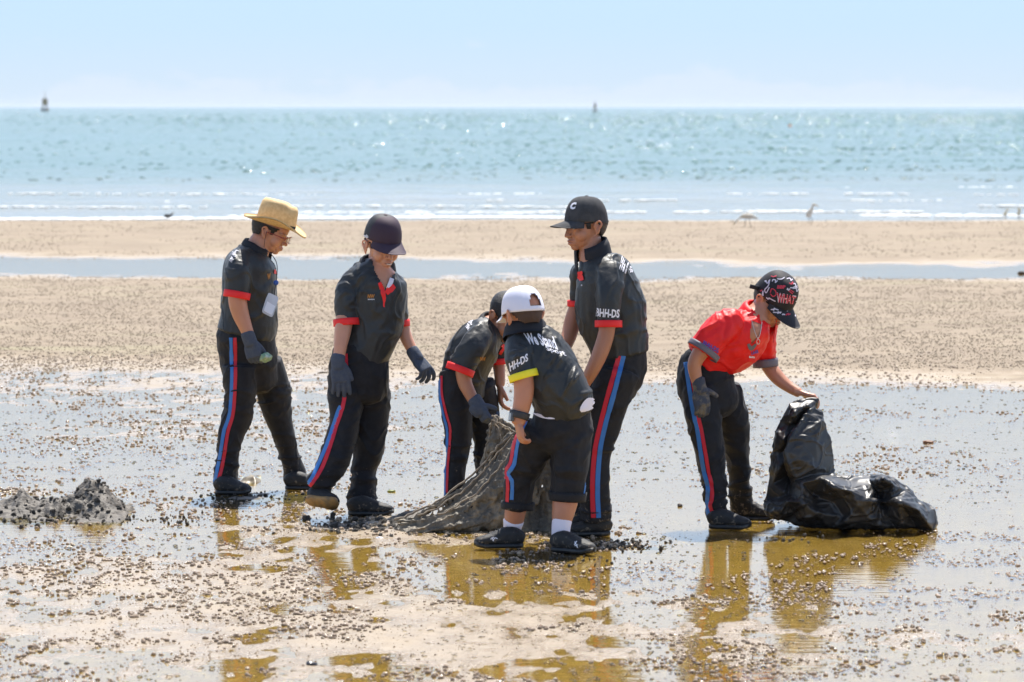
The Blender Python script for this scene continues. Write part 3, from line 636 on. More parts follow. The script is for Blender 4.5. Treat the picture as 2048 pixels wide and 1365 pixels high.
def shoe(p, heel, toe_dir, L=.235, lift=0, pitch=0, roll=0, m=None, sm=None, sc_=1.0, name_label=None, mark=None):
    """a canvas shoe; heel = point on the ground under the heel"""
    m = m or shoe_m; sm = sm or sole_b; d = unit(np.array([toe_dir[0], toe_dir[1], 0])); up = np.array([0, 0, 1.]); s_ = np.cross(d, up)
    d2 = d * math.cos(pitch) + up * math.sin(pitch); u2 = up * math.cos(pitch) - d * math.sin(pitch)
    if roll: c_, si = math.cos(roll), math.sin(roll); s2, u2 = s_ * c_ + u2 * si, u2 * c_ - s_ * si; s_ = s2
    h = np.asarray(heel, float) + up * lift
    def Q(t, z, w=0): return h + d2 * t * L + u2 * z + s_ * w
    ts = [.0, .08, .2, .36, .52, .68, .82, .93, .99]; hw = [.018, .029, .033, .032, .034, .039, .039, .031, .015]; hh = [.024, .034, .040, .040, .033, .026, .022, .018, .011]; zc = [.040, .046, .050, .050, .043, .037, .033, .029, .026]
    V, F = loft([Q(t, z) for t, z in zip(ts, zc)], [w * sc_ for w in hw], hh, ref=u2, n=22, k=4, e=2.4, cap=.6)
    up_ = union([(V, F)], .005, 2); N_ = vnormals(*up_); V = up_[0] + N_ * (fbm(up_[0] * 45, 3, 2) * .0022)[:, None]
    o = p.part('shoe', (V, up_[1]), m, label=name_label)
    # sole
    ns = 30; ring = []
    tt = np.linspace(0, 1, ns); wd = np.interp(tt, [0, .02, .08, .2, .36, .52, .68, .82, .93, .98, 1.0], [.004, .018, .030, .035, .033, .035, .041, .041, .033, .018, .004]) * sc_
    V = []; F = []
    for i, (t, w) in enumerate(zip(tt, wd)):
        t = t * 1.04 - .02; toe = max(0, t - .8) * .05
        for (ww, zz) in ((-w, .002 + toe), (w, .002 + toe), (w * 1.02, .020 + toe), (-w * 1.02, .020 + toe)): V.append(Q(t, zz, ww))
    for i in range(ns - 1):
        for j in range(4): F.append([4 * i + j, 4 * i + (j + 1) % 4, 4 * i + 4 + (j + 1) % 4, 4 * i + 4 + j])
    F += [[0, 1, 2, 3], [4 * ns - 1, 4 * ns - 2, 4 * ns - 3, 4 * ns - 4]]
    p.part('sole', (np.array(V), F), sm, o)
    L_ = [tube([Q(t, z_ - .002, -.016), Q(t + .01, z_ + .004, 0), Q(t, z_ - .002, .016)], .0022, n=6, k=2) for t, z_ in ((.50, .078), (.56, .072), (.62, .066), (.68, .062))]
    p.part('laces', join(L_), lace_m, o)
    return o, Q
def cuffband(p, rows, m, parent, th=.003, ref=(0, 1, 0)):
    """band of ribbing round the end of a sleeve: rows (u, v, dy, half w, half d)"""
    C = [p.pt(*r[:3]) for r in rows]; A = np.array([r[3] * p.k for r in rows]); B_ = np.array([r[4] * p.k for r in rows])
    V1, F1 = loft(C, A + .0085, B_ + .0085, ref=ref, n=28, k=3, cap=0, closed=False); V2, F2 = loft(C, A + .004, B_ + .004, ref=ref, n=28, k=3, cap=0, closed=False)
    n = len(V1); F = F1 + [[i + n for i in q[::-1]] for q in F2]
    m_ = n // 28
    for j in range(28):
        j2 = (j + 1) % 28; F.append([j, j + n, j2 + n, j2]); a = (m_ - 1) * 28; F.append([a + j, a + j2, a + j2 + n, a + j + n])
    return p.part('sleeve_band', (np.vstack([V1, V2]), F), m, parent)
def collar(p, c, B, r=(.062, .066), h=.034, flare=.024, drop=.030, gap=.45, m=None, parent=None, th=.0028, point=.02, name='collar'):
    """folded polo collar; B columns right, front, up of the neck"""
    V = []; n = 44
    for lay in (0, th):
        for i in range(n + 1):
            a = math.pi / 2 + gap + (2 * math.pi - 2 * gap) * i / n; ca, sa = math.cos(a), math.sin(a); e = abs(i / n * 2 - 1) ** 6
            for (rr, z) in ((0, -.004), (-.002, h * .55), (.003, h * .95), (.009, h), (.5 * flare + .006, h * .5), (flare + .004 * math.sin(a * 3), -drop * .5), (flare * 1.15 + .002 * math.sin(a * 5) + point * .3 * e, -drop - point * e)):
                V.append((ca * (r[0] + rr + lay), sa * (r[1] + rr + lay) - .010 * max(0, sa), z - (.020 * max(0, sa) * 1.0)))
    m_ = 7; F = []; S = (n + 1) * m_
    for i in range(n):
        for j in range(m_ - 1):
            q = [i * m_ + j, (i + 1) * m_ + j, (i + 1) * m_ + j + 1, i * m_ + j + 1]; F.append([S + k for k in q]); F.append(q[::-1])
    for i in range(n): F.append([i * m_ + 6, (i + 1) * m_ + 6, S + (i + 1) * m_ + 6, S + i * m_ + 6])
    for e_ in (0, n):
        for j in range(m_ - 1): F.append([e_ * m_ + j, e_ * m_ + j + 1, S + e_ * m_ + j + 1, S + e_ * m_ + j])
    return p.part(name, (np.array(V) @ B.T + c, F), m or navy_col, parent)
def finish_body(p, parts, c, B, sc_=1.0, tone=(0.30, 0.135, 0.075), voxel=.0036, eyes=True):
    V, F = union(parts, voxel, 3, .5); q = ((V - c) @ B) / sc_
    N = vnormals(V, F)
    ax = np.abs(q[:, 0]); D = -.0035 * np.exp(-((ax - .031) / .014) ** 2 - ((q[:, 2] - .002) / .007) ** 2) * (q[:, 1] > .05)
    D += -.0018 * np.exp(-(ax / .019) ** 4 - ((q[:, 2] + .0635) / .0026) ** 2) * (q[:, 1] > .07)
    V = V + N * D[:, None]
    col = np.tile(np.array(tone), (len(V), 1)) * (1 + .10 * fbm(V * 28, 3, 3)[:, None]) * np.array([1, 1, 1]); col *= (1 + .06 * vnoise(V * 9, 8))[:, None] * np.array([1, .96, .93])
    head_cols(V, c, B, col, sc_, eyes); o = p.part('body', (V, F), skin_m)
    a = o.data.color_attributes.new('Col', 'FLOAT_COLOR', 'POINT'); a.data.foreach_set('color', np.hstack([col, np.ones((len(V), 1))]).astype(np.float32).ravel())
    return o
def limb(p, rows, sc_=1.0): return p.tube(rows, n=18, k=4, e=2.0, sc_=sc_)
# ================================================================== the six boys
def dress(p, shirt, sleeves, trousers, seed, shirt_m, bands, cr=(), tcr=(), extra=(), fs=(8, 8, 4), amp=.005, tfs=(5, 5, 7), tamp=.0048, hems=(), cut=()):
    parts = [p.tube(shirt, n=28, cap=.12)] + [p.tube(s_, n=20, cap=(.95, .12)) for s_ in sleeves] + list(extra)
    V, F = cloth(parts, .0058, cr, amp, fs, seed); full = bvh(V, F)
    for poly in cut:           # the open neck: cut out of the front of the shirt
        q = proj(V); N_ = vnormals(V, F); pl = np.array(poly, float); ins = np.zeros(len(V), bool); j = len(pl) - 1
        for i in range(len(pl)):
            cnd = ((pl[i, 1] > q[:, 1]) != (pl[j, 1] > q[:, 1])) & (q[:, 0] < (pl[j, 0] - pl[i, 0]) * (q[:, 1] - pl[i, 1]) / (pl[j, 1] - pl[i, 1] + 1e-9) + pl[i, 0]); ins ^= cnd; j = i
        F = F[~((ins & (N_[:, 1] < .15))[F].all(1))]
    sh = p.part('polo_shirt', (V, F), shirt_m); st = full
    TV, TF = cloth([p.tube(t, n=24, cap=.5 if i_ == 0 else .15) for i_, t in enumerate(trousers)], .0062, tcr, tamp, tfs, seed + 40, fold=lambda V_, PX: sum(.011 * (np.clip(1 - np.abs(fbm(V_ * np.array([5, 5, 21]) + z0, seed + 5, 2)) * 5, 0, 1) - .3) * np.exp(-((V_[:, 2] - z0) / .06) ** 2) for z0 in hems) if hems else 0)
    tr = p.part('tracksuit_trousers', (TV, TF), black_trs); tt = bvh(TV, TF)
    for rows, m in bands: cuffband(p, rows, m, sh)
    return sh, st, tr, tt
def stripes(p, tr, tt, red, blue, wr, wb):
    for pth, w, m, nm in ((blue, wb, stripe_b, 'blue_stripe'), (red, wr, stripe_r, 'red_stripe')):
        r = ribbon(tt, pth, w)
        if r: p.part(nm, r, m, tr)

# ---------------------------------------------------------------- boy with the straw hat
p = Person('person', 'boy in a straw hat and glasses holding a plastic scrap, badge round his neck, leftmost', 470, 988, 20.0); k = p.k
hc = p.pt(541, 463); hb = basis(facing(82, 22))
shirt = seg((508, 494, 0, 20, 22), (504, 507, 0, 37, 50), (500, 530, 0, 51, 62), (499, 570, 0, 55, 60), (498, 620, 0, 57, 56), (496, 648, 0, 59, 56), (491, 670, 0, 60, 56))
s1 = seg((484, 516, -.10, 22, 20), (477, 540, -.14, 26, 24), (476, 570, -.155, 25, 24), (474, 592, -.16, 23, 22)); s2 = seg((505, 520, .10, 22, 20), (505, 545, .13, 24, 24), (503, 590, .14, 22, 22))
a1 = seg((484, 520, -.09, 16, 16), (476, 560, -.15, 18, 18), (475, 600, -.16, 18.5, 18), (481, 628, -.16, 17, 16), (490, 652, -.165, 14, 13), (498, 672, -.17, 11.5, 10)); a2 = seg((505, 525, .10, 16, 16), (503, 600, .14, 16, 16), (505, 640, .14, 13, 13), (506, 675, .14, 11, 10))
pel = seg((491, 664, 0, 59, 54), (497, 715, .02, 59, 54), (505, 765, .04, 52, 46))
l1 = seg((480, 735, -.05, 36, 38), (480, 775, -.06, 33, 37), (480, 805, -.06, 29, 34), (472, 840, -.06, 29, 30), (463, 866, -.06, 25.5, 27), (457, 900, -.06, 24, 26), (452, 945, -.055, 23.5, 25), (451, 972, -.05, 25, 26))
l2 = seg((530, 725, .09, 37, 40), (544, 770, .12, 36, 38), (550, 802, .13, 34, 36), (557, 834, .14, 28, 32), (568, 870, .15, 23, 28), (579, 910, .17, 22, 26), (590, 944, .18, 24, 25), (591, 962, .18, 23, 25))
dark = lambda r, s_: p.tube(r, sc_=s_)
body = head_parts(hc, hb, .95) + [p.tube(seg((526, 478, 0, 23, 23), (519, 490, 0, 24, 24), (511, 508, 0, 27, 28), (502, 530, 0, 34, 44)), n=18), dark(shirt, .75), dark(pel, .5), dark(l1, .6), dark(l2, .6), limb(p, a1), limb(p, a2)]
body += hand(p.pt(506, 674, .14), (0, 0, -1), (0, -1, 0), 1, .15)
finish_body(p, body, hc, hb, .95, tone=(.50, .24, .15))
p.part('hair', hair_part(hc, hb, .95, low=-.06, top=.03), hair_m)
band1 = seg((475, 583, -.157, 23.5, 22.5), (472.5, 597, -.16, 23.5, 22.5)); band2 = seg((503, 583, .14, 22, 22), (503, 596, .14, 22, 22))
cr = [(455, 545, 500, 528, 6, .004), (452, 560, 490, 548, 5, .004), (500, 560, 540, 600, 8, .004), (505, 640, 545, 605, 8, .004), (450, 640, 490, 610, 8, .003)]
sh, st, tr, tt = dress(p, shirt, [s1, s2], [pel, l1, l2], 1, black_shirt, [(band1, red_band), (band2, red_band)], cr, hems=(.16, .45))
collar(p, p.pt(516, 497), basis((.93, -.30, -.30)), parent=sh, gap=.35, r=(.066, .062), h=.03, flare=.02, drop=.022)
r = ribbon(st, [(549, 508), (551, 522), (551, 537), (549, 548)], [5, 8, 7, 4], .0035, nw=2)
if r: p.part('red_placket', r, red_band, sh)
stripes(p, tr, tt, [(470, 676), (471, 700), (471, 760), (467, 825), (456, 865), (449, 910), (442, 945), (434, 968)], [(462, 676), (463, 700), (464, 760), (460, 825), (448, 865), (441, 910), (434, 945), (428, 972)], 6.5, 6.5)
write(p, sh, st, 'We Stand', [(455, 520), (469, 497), (478, 503), (464, 526)], print_w, 'back_print')
write(p, sh, st, 'w', [(534, 560), (541, 558), (541, 546), (534, 548)], print_o, 'chest_logo')
# straw hat
hM = basis(facing(85, 15), 0); hO = p.pt(551, 449)
straw = mat('straw', (0.66, 0.46, 0.22), .7, c2=(0.56, 0.37, 0.16), cscale=60, bump=.0012, bscale=260)
th = np.arange(56) / 56 * 2 * np.pi; V = []; F = []
prof = [(1.0, .0), (.985, .03), (.96, .07), (.915, .100), (.80, .116), (.55, .118), (.2, .108), (.0, .104)]
for lay in (0, 1):
    for (f, z) in prof:
        for a in th:
            x, y = .083 * f * math.cos(a), .1 * f * math.sin(a); zz_ = z - lay * .003 + (.010 * max(0, math.sin(a)) ** 2 * -1 if z > .09 else 0) - (.012 * math.exp(-(x / .02) ** 2) if f < .7 else 0) - (.010 * math.exp(-((abs(a - math.pi / 2 - .0) - .75) / .3) ** 2) * (1 if .6 < f < .97 and z > .06 else 0))
            V.append((x * (1 - lay * .03), y * (1 - lay * .03), zz_))
for lay in (0, 1):
    for i in range(len(prof) - 1):
        for j in range(56): q = [lay * 448 + i * 56 + j, lay * 448 + i * 56 + (j + 1) % 56, lay * 448 + (i + 1) * 56 + (j + 1) % 56, lay * 448 + (i + 1) * 56 + j]; F.append(q if not lay else q[::-1])
hat = p.part('straw_hat', (np.array(V) @ hM.T + hO, F), straw, label='cream straw hat with a dark band')
V = []; F = []; nb = 8
for lay in (0, .004):
    for j in range(nb + 1):
        t = j / nb
        for a in th:
            rx_, ry_ = .082 + (.058) * t, .099 + (.062) * t; x, y = rx_ * math.cos(a), ry_ * math.sin(a)
            z = .030 * (abs(math.cos(a)) ** 3) * t ** 1.6 - .022 * max(0, math.sin(a)) ** 2 * t ** 1.5 + .004 * max(0, -math.sin(a)) * t + .004 * t * math.sin(3 * a + 1)
            V.append((x, y, z - lay + (.004 if t == 1 and lay == 0 else 0)))
S = (nb + 1) * 56
for j in range(nb):
    for i in range(56): q = [j * 56 + i, j * 56 + (i + 1) % 56, (j + 1) * 56 + (i + 1) % 56, (j + 1) * 56 + i]; F.append(q[::-1]); F.append([S + c for c in q])
for i in range(56): F.append([nb * 56 + i, nb * 56 + (i + 1) % 56, S + nb * 56 + (i + 1) % 56, S + nb * 56 + i])
p.part('brim', (np.array(V) @ hM.T + hO, F), straw, hat)
V, F = loft([(0, 0, .002), (0, 0, .014)], [.0842, .0835], [.1012, .1], ref=(0, 1, 0), n=48, k=1, cap=0, closed=False); p.part('hat_band', (V @ hM.T + hO, F), navy_col, hat)
# glasses
fr_m = mat('red_frame', (.25, .02, .02), .3); lens_m = bpy.data.materials.new('lens'); nt, N, L = nodes(lens_m); N.remove(N['Principled BSDF']); gl_ = N.new('ShaderNodeBsdfGlossy'); gl_.inputs['Roughness'].default_value = .03; tr_ = N.new('ShaderNodeBsdfTransparent'); mx_ = N.new('ShaderNodeMixShader'); mx_.inputs[0].default_value = .28; L.new(tr_.outputs[0], mx_.inputs[1]); L.new(gl_.outputs[0], mx_.inputs[2]); L.new(mx_.outputs[0], N['Material Output'].inputs['Surface'])
T = lambda V: np.asarray(V) @ hb.T + hc
fr_ = []
for sx_ in (1, -1):
    ring = [(sx_ * (.031 + .023 * math.cos(a)), .104 - .012 * abs(math.cos(a)), -.008 + .017 * math.sin(a)) for a in np.linspace(0, 2 * np.pi, 17)]
    fr_.append((T(tube(ring, .0020, n=6, k=1)[0]), tube(ring, .0020, n=6, k=1)[1]))
    arm_ = [(sx_ * .056, .092, -.003), (sx_ * .074, .05, -.0), (sx_ * .083, -.002, -.002)]; t_ = tube(arm_, .0021, n=6, k=3); fr_.append((T(t_[0]), t_[1]))
t_ = tube([(-.008, .104, -.006), (.008, .104, -.006)], .0018, n=6, k=1); fr_.append((T(t_[0]), t_[1]))
gls = p.part('glasses', join(fr_), fr_m)
for sx_ in (1, -1):
    V = [(sx_ * .031, .103, -.008)] + [(sx_ * (.031 + .022 * math.cos(a)), .1035 - .012 * abs(math.cos(a)), -.008 + .016 * math.sin(a)) for a in np.linspace(0, 2 * np.pi, 17)[:-1]]
    p.part('lens', (T(V), [[0, i + 1, (i + 1) % 16 + 1] for i in range(16)]), lens_m, gls)
p.part('glasses_cord', tube([p.pt(534, 462, -.21), p.pt(530, 478, -.20), p.pt(528, 495, -.17)], .0014, n=6), navy_col, gls)
# lanyard with a card
cord = mat('dark_cord', (.02, .025, .05), .6); card_m = mat('card_sleeve', (.62, .63, .66), .25, c2=(.52, .53, .56), cscale=8)
ln = p.part('lanyard', tube([p.pt(530, 498, -.14), p.pt(545, 512, -.11), p.pt(554, 530, -.08), p.pt(553, 560, -.06), p.pt(551, 572, -.06), p.pt(549, 590, -.06)], .0022, n=6), cord)
p.part('badge_reel', ell(p.pt(552, 566, -.07), (.013, .007, .013)), mat('blue_plastic', (.03, .09, .35), .3), ln); 
def slab(p, quad, dys, th, m, parent, name, nx=6, ny=8, rnd=.12):
    q = [p.pt(u, v, d) for (u, v), d in zip(quad, dys)]; nrm = unit(np.cross(q[1] - q[0], q[3] - q[0])); nrm = nrm if nrm[1] < 0 else -nrm; ring = []
    for i in range(40):
        a = 2 * math.pi * i / 40; c_, s_ = math.cos(a), math.sin(a); x = .5 + .5 * math.copysign(abs(c_) ** .28, c_); y = .5 + .5 * math.copysign(abs(s_) ** .28, s_)
        ring.append(q[0] * (1 - x) * (1 - y) + q[1] * x * (1 - y) + q[2] * x * y + q[3] * (1 - x) * y)
    ring = np.array(ring); V = np.vstack([ring + nrm * th / 2, ring - nrm * th / 2]); F = [list(range(40)), list(range(79, 39, -1))] + [[i, (i + 1) % 40, 40 + (i + 1) % 40, 40 + i] for i in range(40)]
    return p.part(name, (V, F), m, parent, smooth=False)
slab(p, [(523, 625), (545, 636), (558, 595), (536, 585)], [-.13, -.13, -.1, -.1], .006, card_m, ln, 'card_holder'); slab(p, [(527, 622), (544, 631), (554, 602), (538, 594)], [-.1345, -.1345, -.1045, -.1045], .002, mat('white_card', (.78, .78, .8), .5), ln, 'card')
# glove with the plastic scrap
gv = hand(p.pt(499, 678, -.17), (.25, -.05, -1), (.35, .9, .1), 1, .175, curl=(.55, .7, .6), fat=1.16, thumb=(.8, .4, .4)) + [p.tube(seg((494, 667, -.17, 13.5, 13), (497, 674, -.17, 14, 13), (502, 688, -.17, 14, 13)), n=16)]
p.part('knit_glove', union(gv, .0035, 2), glove_m, label='navy knitted glove')
shoe(p, G(432, 989), (1, -.10), .17, sc_=1.05); shoe(p, G(572, 980), (1, -.05), .19)

# ---------------------------------------------------------------- smiling boy in a dark trucker cap
p = Person('person', 'smiling boy in a dark trucker cap stepping forward with both grey gloves hanging', 700, 1030, 18.92); k = p.k
hc = p.pt(764, 491); hb = basis(facing(29, 15))
shirt = seg((757, 526, 0, 25, 22), (753, 543, 0, 48, 34), (750, 562, 0, 62, 44), (750, 600, 0, 61, 47), (748, 648, 0, 58, 47), (737, 685, 0, 54, 46), (722, 708, 0, 57, 46))
s1 = seg((705, 562, -.02, 24, 26), (694, 590, -.05, 25, 27), (692, 620, -.06, 24, 25), (694, 646, -.07, 22.5, 23)); s2 = seg((790, 568, .05, 21, 24), (797, 600, .07, 18, 22), (801, 648, .08, 14, 20))
a1 = seg((700, 570, -.02, 17, 17), (692, 620, -.06, 18, 18), (686, 660, -.10, 17, 17), (681, 692, -.135, 13.5, 13), (677, 722, -.155, 11.5, 10)); a2 = seg((794, 575, .05, 15, 16), (803, 640, .08, 14, 15), (811, 672, .07, 13, 13), (824, 700, .05, 11, 11), (828, 708, .04, 11, 10))
pel = seg((721, 693, 0, 53, 44), (718, 745, 0, 61, 48), (716, 785, 0, 58, 46))
l1 = seg((692, 755, -.03, 36, 40), (690, 808, -.05, 33, 38), (690, 845, -.07, 30, 36), (681, 880, -.10, 31, 34), (671, 912, -.12, 33, 33), (660, 935, -.14, 30, 30), (647, 956, -.15, 26, 27), (637, 978, -.15, 29, 26))
l2 = seg((742, 755, .05, 37, 40), (742, 808, .06, 38, 40), (740, 850, .06, 37, 38), (737, 907, .05, 31, 34), (729, 942, .04, 25, 30), (727, 972, .02, 27, 28), (724, 1000, .0, 30, 28), (724, 1020, .0, 30, 28))
body = head_parts(hc, hb, .98, mouth=.004) + [p.tube(seg((757, 510, .02, 20, 20), (757, 525, .02, 21, 21), (756, 540, .01, 28, 26), (753, 560, 0, 36, 32)), n=18), dark(shirt[:4], .92), dark(shirt, .75), dark(pel, .5), dark(l1, .6), dark(l2, .6), limb(p, a1), limb(p, a2)]
finish_body(p, body, hc, hb, .98, tone=(.58, .29, .185)); p.part('hair', hair_part(hc, hb, .98, low=-.03), hair_m)
T = lambda VF: (VF[0] * .98 @ hb.T + hc, VF[1]); p.part('teeth', T(loft([(-.012, .092, -.0640), (0, .0965, -.0655), (.012, .092, -.0640)], [.0022, .0032, .0022], [.003, .003, .003], ref=(0, 1, 0), n=8, k=3)), mat('teeth', (.7, .66, .6), .3))
b1 = seg((693, 638, -.068, 23.5, 23.5), (694, 652, -.072, 23.5, 23.5)); b2 = seg((801, 640, .08, 15, 20.5), (802, 653, .08, 15, 20.5))
cr = [(672, 600, 700, 575, 4, .005), (690, 615, 722, 585, 5, .005), (716, 640, 724, 570, 6, .006), (705, 560, 740, 548, 5, .005), (735, 700, 800, 650, 9, .005), (725, 690, 790, 620, 8, .004), (790, 560, 805, 600, 5, .005), (728, 540, 716, 570, 5, .005)]
sh, st, tr, tt = dress(p, shirt, [s1, s2], [pel, l1, l2], 2, black_shirt, [(b1, red_band), (b2, red_band)], cr, tcr=[(665, 760, 730, 800, 8, .006), (690, 830, 760, 800, 9, .006), (650, 905, 700, 930, 7, .007), (700, 960, 750, 950, 6, .006), (720, 880, 765, 930, 7, .005)], hems=(.10, .18), cut=[[(742, 518), (794, 518), (791, 545), (780, 562), (769, 582), (761, 566), (749, 545)]])
collar(p, p.pt(755, 531, .02), basis((.45, -.80, -.40)), parent=sh, gap=.72, h=.026, flare=.026, drop=.034, r=(.064, .062))
for pth, w, m, nm in (([(759, 566), (764, 578), (768, 598), (768, 615)], [6, 8, 6, 2], red_band, 'red_placket'), ([(789, 572), (781, 578), (772, 588)], [9, 14, 8], red_band, 'red_placket'), ([(784, 558), (780, 567), (774, 577)], [9, 9, 4], white_m, 'collar_lining')):
    r = ribbon(st, pth, w, .0045, nw=2)
    if r: p.part(nm, r, m, sh)
stripes(p, tr, tt, [(692, 708), (693, 740), (690, 780), (686, 812), (674, 850), (660, 895), (645, 935), (628, 962), (612, 982)], [(682, 812), (677, 822), (668, 850), (653, 893), (637, 930), (624, 957), (608, 978)], 7.5, 7)
write(p, sh, st, 'NW', [(735, 597), (749, 597), (750, 589), (736, 589)], print_o, 'chest_logo', bold=.05); write(p, sh, st, 'MAARSAN', [(736, 600.5), (749, 600.5), (749, 598), (736, 598)], print_w, 'chest_print')
cap, brim, cV, bV, TT, pt_ = make_cap(p, hc, hb, cap_black, sc_=.98, tall=.112, base=.036, tilt=.03, brim=.080, droop=.022, wid=1.5, bspan=1.15, curve=1.3, peak=.03, label='dark trucker cap with mesh sides')
mesh_side = mat('black_mesh', (.012, .012, .015), .6, bump=.002, bscale=500); cap.data.materials.append(mesh_side); qq = (np.array([f_.center[:] for f_ in cap.data.polygons]) + np.array(p.root.location) - hc) @ hb
cap.data.polygons.foreach_set('material_index', (qq[:, 1] < .018).astype(np.int32)); ct = bvh(*cV); write(p, cap, ct, 'nado', [(728, 476), (737, 477), (737, 469), (728, 468)], print_w, 'cap_print', bold=.04)
g1 = hand(p.pt(677, 722, -.155), (.10, -.05, -1), (-.25, 1, 0), 1, .182, curl=(.12, .22, .2), fat=1.14, thumb=(.85, .5, .1), spread=.12) + [p.tube(seg((677, 713, -.15, 14, 13), (676, 722, -.155, 14, 13), (676, 735, -.155, 13.5, 13)), n=16)]
p.part('knit_glove', union(g1, .0035, 1), glove_m)
g2 = hand(p.pt(828, 710, .04), (.62, -.25, -.75), (-.5, .55, -.55), 1, .175, fat=1.15, spread=.22, thumb=(.6, .2, .75), curls=[(.25, .5, .4), (.5, .6, .4), (.7, .6, .4), (.9, .6, .4)]) + [p.tube(seg((824, 701, .05, 13, 13), (829, 709, .04, 13.5, 13), (836, 720, .03, 13, 12)), n=16)]
p.part('knit_glove', union(g2, .0035, 1), glove_m)
shoe(p, G(698, 1031), (1, -.06), .205); shoe(p, p.pt(612, 1004, -.20), (.90, -.38), .155, lift=0, pitch=-.10, roll=.75, sm=sole_m, sc_=.95)

# ---------------------------------------------------------------- boy bending behind the white cap
p = Person('person', 'bareheaded boy bending down behind the white cap, one navy glove gripping the muddy net', 930, 1038, 18.75); k = p.k
hc = p.pt(1014, 633); hb = basis(facing(42, 45))
shirt = seg((926, 792, 0, 44, 46), (929, 752, 0, 47, 52), (940, 715, 0, 50, 56), (957, 685, 0, 47, 60), (974, 666, 0, 36, 50), (989, 652, 0, 24, 26))
s1 = seg((958, 676, -.10, 25, 27), (944, 698, -.14, 27, 27), (929, 722, -.15, 26, 26), (921, 738, -.155, 25, 25)); s2 = seg((985, 672, .08, 22, 24), (993, 700, .10, 20, 22), (996, 725, .10, 17, 20))
a1 = seg((956, 682, -.10, 17, 17), (930, 728, -.15, 17, 17), (929, 762, -.155, 15, 15), (940, 788, -.165, 12.5, 12), (951, 808, -.17, 11, 10)); a2 = seg((986, 680, .08, 16, 16), (996, 725, .10, 13, 13), (999, 748, .09, 11.5, 12), (1000, 770, .08, 10, 10))
pel = seg((920, 770, 0, 42, 44), (918, 795, 0, 40, 44))
l1 = seg((912, 745, -.03, 34, 44), (912, 800, -.05, 33, 40), (916, 850, -.06, 29, 34), (914, 900, -.06, 25, 30), (910, 950, -.06, 21.5, 27), (909, 1000, -.05, 21, 25), (910, 1024, -.05, 22, 25))
l2 = seg((950, 770, .06, 40, 42), (966, 825, .08, 34, 36), (973, 880, .09, 27, 30), (977, 940, .09, 26, 28), (984, 1000, .08, 24, 26), (986, 1022, .08, 24, 25))
body = head_parts(hc, hb) + [p.tube(seg((1003, 640, .03, 24, 24), (993, 650, .03, 25, 25), (975, 664, .02, 34, 36)), n=18), dark(shirt, .75), dark(pel, .5), dark(l1, .6), dark(l2, .6), limb(p, a1), limb(p, a2)]
body += hand(p.pt(1000, 768, .08), (.0, -.05, -1), (.9, .2, 0), 1, .15, curl=(.35, .5, .4), thumb=(.8, .3, .4))
finish_body(p, body, hc, hb, tone=(.42, .20, .12)); p.part('hair', hair_part(hc, hb, th=.0045, top=1), hair_m)
b1 = seg((923, 733, -.154, 25.5, 25.5), (918, 746, -.157, 25.5, 25.5)); b2 = seg((996, 717, .10, 18, 20.5), (997, 729, .10, 18, 20.5))
cr = [(882, 710, 930, 690, 5, .006), (886, 722, 925, 712, 5, .006), (895, 690, 950, 660, 7, .005), (920, 700, 950, 668, 5, .006), (935, 660, 980, 640, 6, .006), (880, 735, 905, 745, 5, .005)]
sh, st, tr, tt = dress(p, shirt, [s1, s2], [pel, l1, l2], 3, black_shirt, [(b1, red_band), (b2, red_band)], cr, hems=(.12, .3))
collar(p, p.pt(990, 652, .02), basis((.62, -.55, -.55)), parent=sh, gap=.35, h=.03, flare=.02, drop=.02, r=(.066, .062))
r = ribbon(st, [(1008, 690), (998, 705), (988, 722)], [7, 12, 6], .004, nw=2)
if r: p.part('red_placket', r, red_band, sh)
stripes(p, tr, tt, [(884, 752), (885, 790), (894, 830), (901, 860), (899, 900), (896, 940), (894, 1000)], [(880, 758), (881, 795), (889, 835), (895, 862), (894, 900), (891, 940), (890, 995)], 4.5, 4.5)
write(p, sh, st, 'We Stand', [(930, 655), (944, 634), (951, 640), (937, 662)], print_w, 'back_print')
write(p, sh, st, 'NW', [(960, 722), (971, 722), (971, 714), (960, 714)], print_o, 'chest_logo', bold=.05)
gv = hand(p.pt(953, 806, -.17), (.50, -.10, -.85), (.75, .5, .25), 1, .165, curl=(.7, .9, .7), fat=1.2, thumb=(.6, .3, .7)) + [p.tube(seg((948, 797, -.17, 14, 13), (953, 806, -.17, 15, 14), (960, 818, -.17, 14, 13)), n=16), p.tube(seg((950, 812, -.17, 16, 15), (956, 818, -.17, 17, 15), (962, 826, -.17, 15, 14)), n=16)]
p.part('knit_glove', union(gv, .0035, 2), glove_m, label='navy knitted glove')
shoe(p, p.pt(898, 1037, -.05) * [1, 1, 0], (1, -.1), .2); shoe(p, G(972, 1037.5), (1, -.1), .2)

